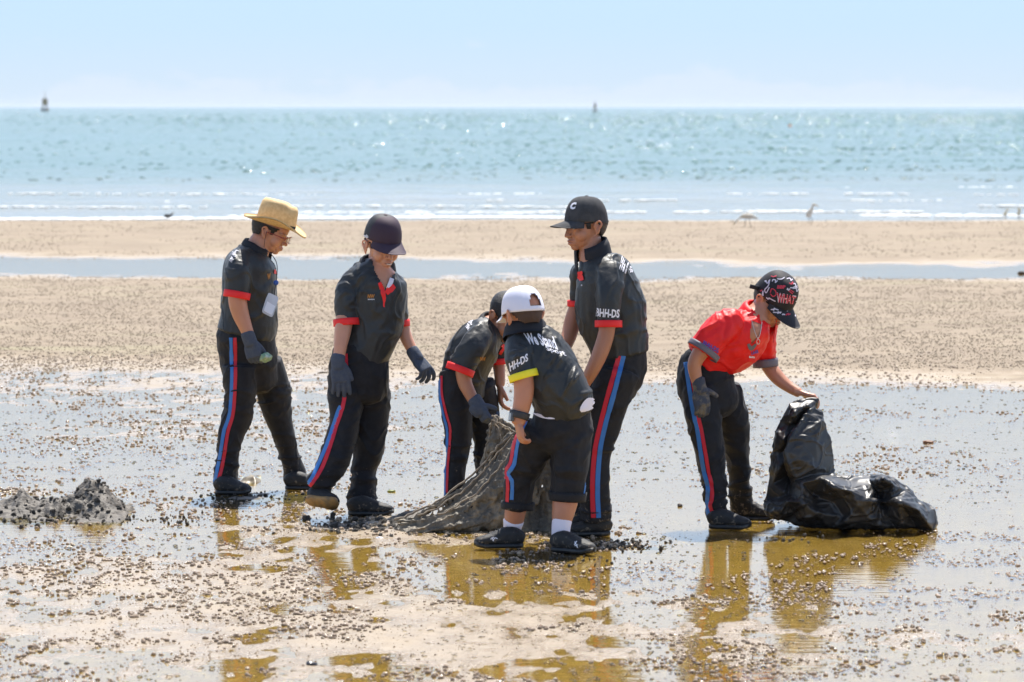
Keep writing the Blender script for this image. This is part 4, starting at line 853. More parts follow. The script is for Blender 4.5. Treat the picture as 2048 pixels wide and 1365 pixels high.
# ---------------------------------------------------------------- tallest boy, grey cap with a letter
p = Person('person', 'tallest boy in a washed black cap lettered C, leaning over the net with bare arms', 1190, 1072, 18.0); k = p.k
hc = p.pt(1171, 452); hb = basis(facing(-60, 5))
shirt = seg((1187, 507, 0, 22, 22), (1192, 522, 0, 40, 48), (1207, 553, 0, 59, 60), (1218, 600, 0, 70, 60), (1226, 648, 0, 70, 58), (1235, 686, 0, 62, 54), (1240, 712, 0, 58, 52))
s1 = seg((1222, 545, -.11, 30, 26), (1218, 580, -.15, 27, 27), (1217, 615, -.165, 25, 25), (1217, 646, -.17, 23, 23)); s2 = seg((1160, 545, .13, 19, 24), (1154, 575, .15, 16, 22), (1153, 606, .15, 14, 20))
a1 = seg((1218, 560, -.12, 18, 18), (1216, 620, -.165, 17, 18), (1213, 665, -.17, 16.5, 17), (1201, 705, -.18, 16, 16), (1184, 742, -.18, 14, 14), (1170, 768, -.16, 11, 11), (1160, 785, -.13, 10, 9)); a2 = seg((1170, 562, .10, 11, 12), (1155, 600, .14, 12, 14), (1146, 640, .13, 17, 16), (1137, 675, .09, 15.5, 15), (1124, 708, .02, 13, 13), (1120, 742, -.05, 11, 10))
pel = seg((1240, 696, 0, 54, 48), (1238, 740, 0, 54, 48), (1226, 775, .0, 46, 46))
l1 = seg((1234, 745, -.05, 47, 44), (1222, 794, -.06, 40, 42), (1212, 826, -.06, 38, 39), (1204, 860, -.06, 37, 37), (1194, 897, -.06, 32.5, 34), (1189, 944, -.06, 30.5, 32), (1190, 1000, -.055, 31.5, 31), (1190, 1040, -.05, 32.5, 31))
l2 = seg((1212, 765, .10, 40, 42), (1190, 820, .12, 34, 36), (1180, 880, .13, 30, 32), (1174, 950, .13, 27, 29), (1172, 1030, .13, 26, 28))
body = head_parts(hc, hb, 1.0, mouth=.003) + [p.tube(seg((1178, 478, .0, 24, 22), (1181, 494, .0, 24, 23), (1184, 510, .0, 28, 30), (1192, 530, 0, 34, 46)), n=18), dark(shirt, .75), dark(pel, .5), dark(l1, .6), dark(l2, .6), limb(p, a1), limb(p, a2)]
body += hand(p.pt(1160, 784, -.13), (-.6, -.1, -.8), (.2, .8, -.4), 1, .155, curl=(.7, .8, .6)) + hand(p.pt(1120, 741, -.05), (.05, -.1, -1), (.2, -.9, 0), 1, .155, curl=(.7, .8, .6))
finish_body(p, body, hc, hb, tone=(.39, .175, .10)); p.part('hair', hair_part(hc, hb, low=-.062, th=.005), hair_m)
T = lambda VF: (VF[0] @ hb.T + hc, VF[1]); eye_w = mat('eye_white', (.5, .45, .42), .3)
for sx_ in (1, -1): p.part('eye', T(ell((sx_ * .031, .0795, -.0045), (.0085, .0035, .0026))), eye_w)
b1 = seg((1217, 641, -.169, 23.5, 23.5), (1217, 655, -.171, 23.5, 23.5)); b2 = seg((1153, 601, .15, 15, 20.5), (1153, 613, .15, 15, 20.5))
cr = [(1200, 560, 1206, 640, 6, .007), (1180, 560, 1178, 660, 6, .004), (1238, 560, 1270, 620, 7, .005), (1245, 640, 1290, 610, 7, .004), (1240, 670, 1290, 655, 7, .005), (1210, 660, 1240, 690, 7, .004), (1160, 600, 1175, 680, 6, .004), (1195, 520, 1200, 555, 5, .005), (1232, 590, 1245, 660, 5, -.005)]
sh, st, tr, tt = dress(p, shirt, [s1, s2], [pel, l1, l2], 4, black_shirt, [(b1, red_band), (b2, red_band)], cr, tcr=[(1215, 770, 1270, 760, 8, .006), (1205, 850, 1240, 840, 6, .005), (1195, 900, 1225, 905, 6, .006)], hems=(.1, .38))
collar(p, p.pt(1184, 505), basis((-.72, -.62, -.25)), parent=sh, gap=.33, h=.052, flare=.020, drop=.04, r=(.066, .064))
for pth, w, m, nm in (([(1155, 545), (1162, 553), (1166, 562)], [7, 11, 8], red_band, 'red_placket'), ([(1154, 551), (1160, 548), (1167, 545)], [6, 9, 5], red_band, 'red_placket')):
    r = ribbon(st, pth, w, .006, nw=2)
    if r: p.part(nm, r, m, sh)
for (u, v) in ((1164, 571),):
    h_ = hit(st, u, v, .002)
    if h_ is not None: p.part('button', ell(h_, (.0035, .0035, .0035)), print_w, sh)
stripes(p, tr, tt, [(1238, 712), (1229, 745), (1215, 795), (1202, 845), (1191, 895), (1186, 945), (1185, 990), (1187, 1036)], [(1247, 712), (1239, 745), (1226, 795), (1212, 845), (1201, 895), (1196, 945), (1195, 990), (1197, 1036)], 9, 9)
write(p, sh, st, 'BHH-DS', [(1192, 633), (1238, 636), (1239, 619), (1193, 616)], print_w, 'sleeve_print', arc=-1, bold=.035)
write(p, sh, st, 'We S', [(1236, 538), (1251, 549), (1258, 527), (1244, 512)], print_w, 'back_print', bold=.035); write(p, sh, st, 'Sp', [(1255, 541), (1263, 549), (1267, 540), (1260, 532)], print_w, 'back_print', bold=.03)
cap, brim, cV, bV, TT, pt_ = make_cap(p, hc, hb, cap_grey, sc_=1.0, tall=.112, base=.018, tilt=-.10, brim=.072, droop=.022, curve=1.6, label='washed black cap with a white letter C', rx=.081, ry=.102)
ct = bvh(*cV); write(p, cap, ct, 'C', [(1139, 420), (1150, 419), (1154, 405), (1143, 406)], print_w, 'cap_letter', bold=.07)
shoe(p, G(1219, 1071.5), (-1, -.12), .19, sm=sole_b, sc_=1.15); shoe(p, G(1200, 1066), (-1, -.1), .19)

# ---------------------------------------------------------------- boy in the white cap
p = Person('person', 'boy seen from behind in a white cap, yellow sleeve cuff, rolled trousers and white socks', 1085, 1103, 17.4); k = p.k
hc = p.pt(1046, 631); hb = basis(facing(-146, 16))
shirt = seg((1049, 657, .05, 32, 30), (1060, 680, .03, 48, 42), (1082, 712, 0, 56, 52), (1102, 746, -.02, 58, 55), (1118, 780, -.03, 60, 56), (1129, 808, -.02, 60, 54), (1134, 826, -.01, 53, 50))
s1 = seg((1038, 688, -.03, 27, 28), (1038, 715, -.08, 29, 28), (1043, 738, -.10, 27, 27), (1047, 752, -.11, 25.5, 25)); s2 = seg((1090, 690, .12, 26, 28), (1096, 712, .18, 26, 27), (1098, 735, .22, 24, 24))
a1 = seg((1038, 700, -.04, 20, 20), (1044, 735, -.10, 20, 20), (1048, 775, -.11, 20.5, 20), (1045, 805, -.12, 18.5, 18), (1040, 828, -.125, 16.5, 14), (1036, 846, -.13, 13.5, 11)); a2 = seg((1092, 700, .12, 20, 20), (1100, 745, .22, 18, 18), (1096, 780, .28, 15, 15), (1090, 808, .32, 12, 11))
pel = seg((1127, 812, 0, 56, 50), (1124, 858, 0, 62, 54), (1116, 890, .0, 60, 48))
l1 = seg((1084, 862, .0, 47, 46), (1060, 905, .03, 38, 42), (1046, 937, .05, 36, 38), (1039, 960, .06, 31, 34), (1037, 990, .07, 30, 32), (1036, 1014, .08, 29.5, 31))
l2 = seg((1144, 855, .0, 44, 46), (1142, 905, -.02, 40, 42), (1139, 945, -.03, 37, 39), (1137, 972, -.03, 35.5, 37), (1135, 994, -.03, 33, 35))
c1 = seg((1036, 980, .07, 20, 22), (1032, 1015, .08, 22, 24), (1028, 1040, .09, 20, 22), (1025, 1060, .10, 16, 17), (1026, 1083, .10, 13, 15)); c2 = seg((1134, 965, -.03, 24, 24), (1131, 998, -.04, 26, 26), (1126, 1028, -.05, 22.5, 24), (1122, 1052, -.06, 18, 18), (1120, 1085, -.06, 14, 15))
body = head_parts(hc, hb) + [p.tube(seg((1047, 640, .0, 29, 27), (1047, 655, .02, 30, 28), (1053, 672, .03, 34, 32), (1064, 695, 0, 38, 36)), n=18), dark(shirt, .78), dark(pel, .5), dark(l1, .6), dark(l2, .6), limb(p, c1), limb(p, c2), limb(p, a1), limb(p, a2)]
body += hand(p.pt(1036, 845, -.13), (.18, -.1, -1), (.85, .3, .1), -1, .125, curl=(.35, .75, .6), fat=1.25, thumb=(.75, .3, .5)) + hand(p.pt(1090, 806, .32), (-.1, .2, -1), (0, 1, 0), 1, .14, curl=(.6, .8, .6))
finish_body(p, body, hc, hb, tone=(.46, .205, .12), eyes=False)
hv = hair_part(hc, hb, low=-.048, th=.003); p.part('hair', hv, mat('cropped_hair', (.05, .025, .018), .6, bump=.002, bscale=300))
b1 = seg((1045, 745, -.108, 26.5, 26), (1049, 759, -.112, 26.5, 26)); b2 = seg((1098, 728, .21, 24.5, 24.5), (1098, 740, .225, 24.5, 24.5))
cr = [(1030, 690, 1055, 700, 3.5, 0.0102), (1018, 705, 1050, 700, 3.5, 0.0102), (1022, 716, 1052, 712, 3.5, 0.0085), (1026, 728, 1040, 700, 3.5, 0.0085), (1033, 740, 1050, 715, 4, 0.0085), (1048, 678, 1070, 715, 3.5, 0.0119), (1094, 690, 1084, 716, 3, 0.0102), (1104, 695, 1095, 715, 3, 0.0102), (1118, 698, 1096, 735, 4.5, 0.0153), (1128, 704, 1110, 738, 4.5, 0.0153), (1108, 712, 1100, 740, 4, -0.0102), (1154, 728, 1132, 775, 3.5, 0.0153), (1162, 742, 1142, 770, 3.5, 0.0102), (1148, 745, 1120, 800, 4, 0.0136), (1100, 742, 1090, 760, 3, 0.0085), (1140, 815, 1175, 790, 5, 0.0085), (1090, 660, 1075, 684, 5, 0.0085), (1158, 790, 1184, 782, 4, 0.0102)]
sh, st, tr, tt = dress(p, shirt, [s1, s2], [pel, l1, l2], 5, black_shirt, [(b1, yellow_band), (b2, yellow_band)], cr, tcr=[(1010, 935, 1075, 948, 5, .010), (1012, 948, 1070, 962, 5, -.006), (1105, 940, 1178, 945, 6, .008), (1105, 956, 1175, 965, 5, -.006), (1070, 870, 1100, 915, 9, .005), (1120, 900, 1170, 880, 8, .004)], amp=.004, hems=())
for (rows, nm) in ((seg((1036, 1004, .08, 30.5, 32), (1035, 1019, .08, 30.5, 32)), 0), (seg((1136, 984, -.03, 34.5, 36), (1135, 1002, -.03, 33, 35)), 0)):
    o = cuffband(p, rows, black_trs, tr); o.name = 'rolled_hem'
# white vest showing under the hem
p.part('undershirt', union([p.tube(seg((1118, 792, -.015, 54, 50), (1124, 812, -.01, 55, 50), (1118, 829, 0, 53, 50)), n=28, cap=.1)], .006, 3), white_m, label='white undershirt showing below the polo')
for tree_, pth, w in ((st, [(1160, 822), (1170, 813), (1180, 805), (1186, 799)], [4, 20, 22, 8]), (tt, [(1068, 827), (1082, 832), (1096, 836), (1110, 838)], [2, 5, 5, 2])):
    r = ribbon(tree_, pth, w, .006, nw=5)
    if r: p.part('undershirt_fold', r, white_m, sh)
collar(p, p.pt(1050, 656, .02), basis((-.50, .78, -.20)), parent=sh, gap=.3, h=.028, flare=.026, drop=.030, r=(.070, .064))
stripes(p, tr, tt, [(1054, 836), (1041, 860), (1029, 888), (1022, 925), (1012, 942), (1013, 955), (1016, 962), (1015, 1016)], [(1062, 826), (1049, 850), (1037, 885), (1029, 928), (1018, 946), (1021, 956), (1025, 966), (1024, 1000)], 6.5, 7)
r = ribbon(tt, [(1171, 966), (1168, 985), (1166, 996)], 4); 
if r: p.part('blue_stripe', r, stripe_b, tr)
write(p, sh, st, 'We Stand', [(1056, 690), (1116, 701), (1106, 674), (1046, 667)], print_w, 'back_print', bold=.035, arc=3); write(p, sh, st, 'Sport', [(1094, 704), (1134, 716), (1128, 703), (1090, 692)], print_w, 'back_print', bold=.03)
write(p, sh, st, 'HH-DS', [(1021, 744), (1056, 722), (1055, 707), (1018, 727)], print_w, 'sleeve_print', bold=.035)
cap, brim, cV, bV, TT, pt_ = make_cap(p, hc, hb, cap_white, sc_=.97, tall=.116, base=.012, tilt=-.05, brim=.066, droop=.014, curve=1.0, hole=True, label='white cap with an adjuster gap at the back', rx=.087, ry=.112)
# watch
wb = mat('watch_strap', (.03, .028, .03), .6); wm = mat('watch_case', (.10, .10, .11), .3, metal=.6); wg = mat('watch_glass', (.35, .38, .40), .15)
strap = cuffband(p, seg((1040.5, 824, -.124, 17, 15), (1037, 838, -.128, 16, 14)), wb, p.root); strap.name = 'watch'
wc = p.pt(1023, 834, -.14); Mw = basis((-.93, -.35, .1)); p.part('watch_case', union([box(wc, (.017, .007, .019), Mw)], .0025, 3), wm, strap); p.part('watch_face', box(wc + Mw @ np.array([0, .0065, 0]), (.0125, .002, .0145), Mw), wg, strap, smooth=False)
for rows in (seg((1027, 1043, .09, 21, 22), (1025, 1058, .10, 18, 18), (1026, 1082, .10, 16, 17)), seg((1124, 1042, -.055, 20, 21), (1122, 1056, -.06, 19, 19), (1120, 1090, -.06, 17, 17))):
    V, F = p.tube(rows, n=48, k=6); c0 = V.mean(0); 
    p.part('sock', (V, F), mat('ribbed_sock', (.74, .70, .80), .8, bump=.002, bscale=40, stretch=(6, 6, .5)))
o1, Q1 = shoe(p, G(1045, 1096), (-1, -.10), .205); o2, Q2 = shoe(p, G(1106, 1103), (.80, -.60), .215)
for o_, pts_ in ((o1, [[(981, 1079), (988, 1075)], [(984, 1075), (987, 1083)], [(990, 1076), (985, 1082)], [(990, 1076), (995, 1078)]]), (o2, [[(1150, 1084), (1156, 1096)], [(1154, 1083), (1149, 1090)], [(1156, 1090), (1150, 1092)]])):
    me_ = o_.data; Vs = np.array([v.co[:] for v in me_.vertices]) + np.array(p.root.location); Fs = [list(f.vertices) for f in me_.polygons]
    strokes(bvh(Vs, Fs), pts_, 1.8, print_w, p, o_, 'shoe_emblem')

# ---------------------------------------------------------------- boy in red
p = Person('person', 'boy in a red polo shirt and graffiti cap bending to lift the black bag', 1440, 1055, 18.4); k = p.k
hc = p.pt(1545, 601, .03); hb = basis(facing(50, 38))
shirt = seg((1404, 726, 0, 44, 48), (1422, 711, 0, 49, 54), (1448, 692, 0, 50, 58), (1480, 670, 0, 51, 62), (1504, 652, 0, 44, 58), (1521, 634, 0, 28, 32))
belly = p.tube(seg((1438, 718, 0, 30, 44), (1460, 712, 0, 36, 46), (1490, 696, 0, 34, 44), (1510, 680, .02, 26, 40)), n=20)
s1 = seg((1462, 645, -.11, 28, 27), (1436, 664, -.15, 31, 28), (1414, 690, -.165, 31, 28), (1405, 704, -.17, 30.5, 27)); s2 = seg((1520, 655, .10, 32, 32), (1526, 688, .13, 27, 30), (1530, 714, .14, 22, 25), (1531, 726, .14, 20.5, 23))
a1 = seg((1450, 662, -.12, 17, 17), (1410, 695, -.165, 17, 17), (1390, 725, -.17, 14.5, 15), (1391, 750, -.17, 12.5, 12), (1397, 770, -.17, 11, 10)); a2 = seg((1522, 670, .10, 17, 18), (1533, 722, .14, 16, 16), (1553, 753, .11, 15, 15), (1576, 773, .08, 12, 12), (1598, 786, .05, 10, 9))
pel = seg((1408, 712, 0, 42, 44), (1409, 752, 0, 55, 48), (1418, 790, 0, 57, 46), (1425, 818, 0, 52, 42))
l1 = seg((1404, 780, -.03, 40, 42), (1404, 820, -.05, 37, 40), (1409, 852, -.06, 34, 37), (1417, 896, -.08, 30, 33), (1426, 950, -.09, 25, 29), (1431, 1000, -.1, 22, 26), (1434, 1034, -.1, 22.5, 25))
l2 = seg((1446, 780, .07, 36, 42), (1460, 822, .09, 33, 38), (1469, 862, .11, 31, 34), (1473, 900, .13, 25, 30), (1478, 950, .16, 22.5, 28), (1480, 1000, .2, 24, 26), (1484, 1022, .22, 23.5, 25))
body = head_parts(hc, hb) + [p.tube(seg((1530, 612, .02, 24, 25), (1522, 624, .01, 25, 26), (1508, 642, 0, 34, 38)), n=18), dark(shirt[2:], .93), dark(shirt, .75), dark(pel, .5), dark(l1, .6), dark(l2, .6), limb(p, a1), limb(p, a2)]
body += hand(p.pt(1597, 785, .05), (.93, -.1, -.22), (.25, -.1, -.95), 1, .145, curl=(.55, .7, .5), thumb=(.8, .3, .55))
finish_body(p, body, hc, hb, tone=(.46, .215, .13)); p.part('hair', hair_part(hc, hb, low=-.05), hair_m)
b1 = seg((1411, 696, -.167, 31.5, 28.5), (1404, 706, -.171, 31.5, 28.5)); b2 = seg((1530, 718, .14, 22.5, 25), (1531.5, 734, .14, 22, 24.5))
cr = [(1395, 668, 1440, 640, 5, .007), (1380, 685, 1420, 655, 5, .006), (1410, 640, 1455, 622, 6, .006), (1430, 690, 1500, 660, 8, .005), (1440, 720, 1510, 690, 8, .004), (1452, 650, 1446, 690, 4, -.007), (1535, 660, 1542, 715, 5, .006), (1370, 692, 1390, 680, 5, .006)]
sh, st, tr, tt = dress(p, shirt, [s1, s2], [pel, l1, l2], 6, red_shirt, [(b1, grey_band), (b2, grey_band)], cr, tcr=[(1360, 760, 1440, 790, 8, .005), (1450, 860, 1498, 850, 7, .007), (1455, 895, 1495, 905, 6, .006), (1400, 900, 1440, 880, 7, .004), (1370, 830, 1440, 850, 8, .005)], extra=[belly], hems=(.12, .2), cut=[[(1503, 640), (1526, 650), (1520, 672), (1503, 692), (1498, 670)]])
collar(p, p.pt(1521, 628, .01), basis((.62, -.58, -.45)), m=red_shirt, parent=sh, gap=.42, h=.03, flare=.03, drop=.045, point=.035, r=(.070, .066))
r = ribbon(st, [(1496, 688), (1502, 697), (1512, 688)], [5, 8, 4], .003, nw=2)
if r: p.part('grey_placket', r, grey_band, sh)
stripes(p, tr, tt, [(1380, 735), (1385, 760), (1391, 795), (1396, 830), (1404, 865), (1411, 905), (1418, 945), (1424, 975), (1424, 1000), (1421, 1012), (1429, 1034)], [(1372, 725), (1376, 755), (1382, 795), (1388, 830), (1396, 865), (1402, 905), (1409, 945), (1416, 975), (1415, 1003), (1414, 1014), (1420, 1036)], 7, 8)
write(p, sh, st, 'BHH-DS', [(1405, 690), (1436, 707), (1438, 697), (1408, 681)], print_b, 'sleeve_print', bold=.035)
write(p, sh, st, 'LAAR', [(1503, 710), (1517, 706), (1516, 699), (1502, 703)], print_b, 'chest_print', bold=.04); write(p, sh, st, 'BAAN', [(1498, 716), (1509, 717), (1509, 713), (1498, 712)], print_w, 'chest_print')
cap, brim, cV, bV, TT, pt_ = make_cap(p, hc, hb, cap_dark, sc_=1.0, tall=.118, base=.022, tilt=.05, brim=.082, droop=.024, curve=1.2, peak=.02, wid=1.5, bspan=1.15, label='black cap printed all over with white and red graffiti', rx=.084, ry=.103)
ct = bvh(*cV); cb = bvh(*bV)
pr_r = mat('red_print', (.55, .03, .06), .6); pr_w = mat('pale_print', (.60, .55, .62), .6)
write(p, cap, ct, 'WHAT', [(1554, 605), (1588, 609), (1592, 593), (1554, 586)], pr_r, 'cap_word', bold=.05); write(p, cap, ct, 'WHAT', [(1553, 606), (1587, 608), (1592, 592), (1554, 585)], pr_w, 'cap_word', bold=.0)
write(p, cap, ct, 'BBP', [(1554, 578), (1571, 578), (1571, 571), (1555, 571)], pr_r, 'cap_print', bold=.06)
write(p, brim, cb, '98', [(1566, 623), (1577, 624), (1580, 615), (1569, 614)], print_w, 'brim_number', bold=.03)
rg = random.Random(5)
def scr(u0, v0, w_, h_, n_=5):
    a = rg.uniform(0, 6.28); return [(u0 + w_ * (i / (n_ - 1) - .5) + rg.uniform(-.22, .22) * w_, v0 + rg.uniform(-.5, .5) * h_) for i in range(n_)]
strokes(ct, [[(1540, 560), (1537, 572), (1530, 580), (1533, 586), (1539, 575)], scr(1525, 588, 8, 12), scr(1534, 564, 8, 8), scr(1550, 563, 8, 6), scr(1562, 557, 14, 4), scr(1580, 560, 10, 6), scr(1590, 572, 10, 8), scr(1592, 580, 10, 8), scr(1588, 575, 12, 4), scr(1576, 580, 5, 6), scr(1536, 597, 8, 5), [(1538, 596), (1545, 600), (1551, 603)], scr(1594, 600, 5, 12)], 2.0, pr_w, p, cap, 'cap_scribble')
strokes(ct, [[(1541, 586), (1544, 578), (1551, 582), (1552, 590), (1546, 593), (1541, 588)], [(1577, 582), (1585, 588)], [(1580, 580), (1587, 585)], scr(1548, 553, 10, 4), scr(1583, 567, 8, 5), scr(1523, 580, 4, 10)], 1.8, pr_r, p, cap, 'cap_scribble')
strokes(cb, [scr(1549, 620, 12, 6, 6), scr(1554, 624, 14, 5, 6), scr(1545, 619, 8, 3), scr(1558, 626, 8, 5), [(1553, 612), (1570, 613), (1592, 615)], scr(1568, 631, 6, 5), scr(1594, 630, 9, 9, 7), scr(1592, 622, 8, 3)], 2.0, pr_w, p, brim, 'brim_scribble')
strokes(cb, [scr(1575, 630, 10, 4), scr(1593, 623, 11, 5)], 2.2, pr_r, p, brim, 'brim_scribble')
q0 = p.pt(1518, 577, -.01); q1 = p.pt(1500, 573, -.03)
p.part('cap_strap', loft([q0, (q0 + q1) / 2, q1], [.0095] * 3, [.0025] * 3, ref=(0, 1, .0), n=8, k=2, e=4, cap=.1), cap_dark, cap)
nk = mat('silver_chain', (.6, .55, .5), .3, metal=.7); nl = p.part('necklace', tube([p.pt(1503, 640, -.12), p.pt(1509, 662, -.135), p.pt(1516, 678, -.145), p.pt(1521, 664, -.14), p.pt(1524, 645, -.12)], .0016, n=6), nk)
ring = [p.pt(1516.5 + 3.2 * math.sin(a), 684 - 5 * math.cos(a), -.147) for a in np.linspace(0, 2 * np.pi, 13)]; p.part('pendant', tube(ring, .0018, n=6, k=1), nk, nl)
gv = hand(p.pt(1398, 772, -.17), (.16, -.02, -1), (-.35, .95, 0), 1, .165, curl=(.25, .35, .3), fat=1.18, spread=-.05, thumb=(.55, .95, .05), tc=.15) + [p.tube(seg((1397, 758, -.17, 13, 12.5), (1398, 770, -.17, 13.5, 13), (1402, 784, -.17, 14, 13)), n=16)]
p.part('muddy_glove', union(gv, .0035, 1), muddy_glove, label='navy glove coated in grey mud')
shoe(p, G(1419, 1058), (1, -.12), .185); shoe(p, p.pt(1478, 1040, .22) * [1, 1, 0], (1, -.05), .16)
# ================================================================== things on the flat
from mathutils.geometry import delaunay_2d_cdt
def crumple(Yb, outline, inner, back=.10, sub=2):
    pts = [Vector((o[0], -o[1])) for o in outline] + [Vector((o[0], -o[1])) for o in inner]; n = len(outline)
    vs, _, fs, ov, _, _ = delaunay_2d_cdt(pts, [(i, (i + 1) % n) for i in range(n)], [list(range(n))[::-1]], 1, 1e-4)
    src = list(outline) + list(inner); D = [src[o[0]] if o else None for o in ov]
    F3 = [list(f) for f in fs]; front = np.array([P(d[0], d[1], Yb + d[2]) for d in D]); isb = [o[0] < n if o else False for o in ov]
    backv = np.array([P(d[0], d[1], Yb + (d[2] if b_ else back - d[2] * .4)) for d, b_ in zip(D, isb)])
    m = len(front); V = np.vstack([front, backv]); F = F3 + [[i + m for i in f[::-1]] for f in F3]
    me = bpy.data.meshes.new('t'); me.from_pydata(V.tolist(), [], F); bm = bmesh.new(); bm.from_mesh(me); bmesh.ops.remove_doubles(bm, verts=bm.verts, dist=1e-5); bmesh.ops.recalc_face_normals(bm, faces=bm.faces)
    V = np.array([v.co[:] for v in bm.verts]); F = [[v.index for v in f.verts] for f in bm.faces]; bm.free(); return V, F
# ---- black bag
plastic = mat('black_bag_plastic', (.014, .0135, .014), .43, c2=(.030, .028, .026), cscale=9, bump=.0012, bscale=14, spec=.5, stretch=(1, 1, 1.6))
YB = 18.32
col_o = [(1637, 797, .06), (1615, 799, .04), (1597, 801, .02), (1578, 808, 0), (1562, 838, 0), (1550, 862, 0), (1545, 900, 0), (1540, 945, 0), (1533, 985, 0), (1526, 1010, -.02), (1530, 1030, -.02), (1560, 1040, -.03), (1600, 1040, 0), (1610, 980, .02), (1618, 900, .04), (1630, 840, .05)]
col_i = [(1590, 826, -.07), (1574, 852, -.02), (1566, 880, -.09), (1556, 905, -.03), (1556, 940, -.08), (1546, 968, -.03), (1568, 985, -.09), (1552, 1005, -.04), (1560, 1022, -.11), (1590, 1010, -.02), (1604, 815, -.02), (1597, 850, .0), (1584, 900, -.02), (1582, 950, .0), (1616, 812, -.02)]
pan_o = [(1637, 797, .05), (1618, 815, .0), (1600, 845, -.05), (1580, 875, -.09), (1568, 900, -.11), (1569, 932, -.10), (1577, 957, -.08), (1592, 985, -.04), (1640, 990, -.02), (1672, 985, .02), (1670, 950, .02), (1668, 915, .02), (1663, 880, .01), (1650, 852, .01), (1645, 822, .03)]
pan_i = [(1624, 838, -.04), (1640, 850, -.035), (1612, 872, -.09), (1632, 895, -.08), (1650, 905, -.03), (1600, 915, -.12), (1625, 932, -.115), (1634, 925, -.085), (1650, 940, -.05), (1606, 955, -.10), (1640, 960, -.06)]
low_o = [(1525, 1008, -.02), (1531, 1032, -.04), (1570, 1043, -.06), (1612, 1054, -.10), (1660, 1057, -.12), (1720, 1059, -.12), (1790, 1058, -.12), (1832, 1056, -.10), (1868, 1064, -.08), (1876, 1046, -.04), (1870, 1026, 0), (1853, 1006, 0), (1834, 1000, 0), (1827, 984, .02), (1810, 970, .03), (1776, 951, .02), (1742, 950, .04), (1722, 954, .02), (1672, 949, 0), (1640, 948, -.04), (1612, 950, -.06), (1586, 958, -.06), (1572, 985, -.04)]
low_i = [(1603, 966, -.15), (1642, 957, -.17), (1668, 974, -.25), (1705, 984, -.22), (1664, 1004, -.12), (1626, 988, -.10), (1604, 1004, -.20), (1574, 1004, -.15), (1588, 1026, -.09), (1560, 1024, -.14), (1634, 1028, -.18), (1636, 1044, -.12), (1684, 1034, -.14), (1716, 1012, -.22), (1700, 962, -.03), (1742, 968, -.06), (1766, 958, -.16), (1752, 990, -.05), (1740, 1000, -.20), (1784, 996, -.14), (1800, 1006, -.24), (1822, 998, -.12), (1775, 1028, -.12), (1836, 1020, -.22), (1824, 1040, -.11), (1856, 1022, -.10), (1855, 1046, -.18), (1688, 1048, -.17), (1750, 1046, -.17), (1800, 1046, -.18), (1612, 1040, -.17), (1812, 980, -.06), (1790, 972, -.13)]
bagV, bagF = union([crumple(YB, col_o, col_i, .08), crumple(YB, pan_o, pan_i, .05), crumple(YB, low_o, low_i, .22)], .0048, 5, .5)
N_ = vnormals(bagV, bagF); w_ = fbm(bagV * np.array([7, 7, 10]) + fbm(bagV * 4, 3, 2)[:, None] * 2, 61, 3); w2 = fbm(bagV * np.array([13, 13, 20]) + 5, 71, 2)
bagV = bagV + N_ * (.006 * (np.clip(1 - np.abs(w_) * 9, 0, 1)) + .003 * np.clip(1 - np.abs(w2) * 7, 0, 1) + crease(bagV, N_, [(1630, 806, 1570, 895, 4, .012), (1568, 900, 1590, 960, 4, .012), (1590, 960, 1625, 1000, 4, .010), (1625, 1000, 1560, 1035, 4, .010), (1640, 955, 1700, 1000, 5, .012), (1700, 1000, 1850, 1012, 4, .012), (1755, 965, 1735, 1000, 3, .012), (1700, 960, 1790, 965, 4, .010), (1735, 1005, 1850, 1000, 4, .010), (1860, 1010, 1872, 1050, 4, .010), (1640, 1050, 1800, 1030, 5, .010), (1600, 870, 1650, 840, 4, .006), (1560, 850, 1545, 950, 4, .01), (1585, 830, 1568, 870, 3, .01)], proj(bagV)))[:, None]
bagV[:, 2] = np.maximum(bagV[:, 2], -.01)
o = mk('garbage_bag', bagV, bagF, plastic); base_at(o, G(1690, 1058)); tag(o, 'large black plastic bag, half lifted by the boy in red, half on wet sand', 'garbage bag')

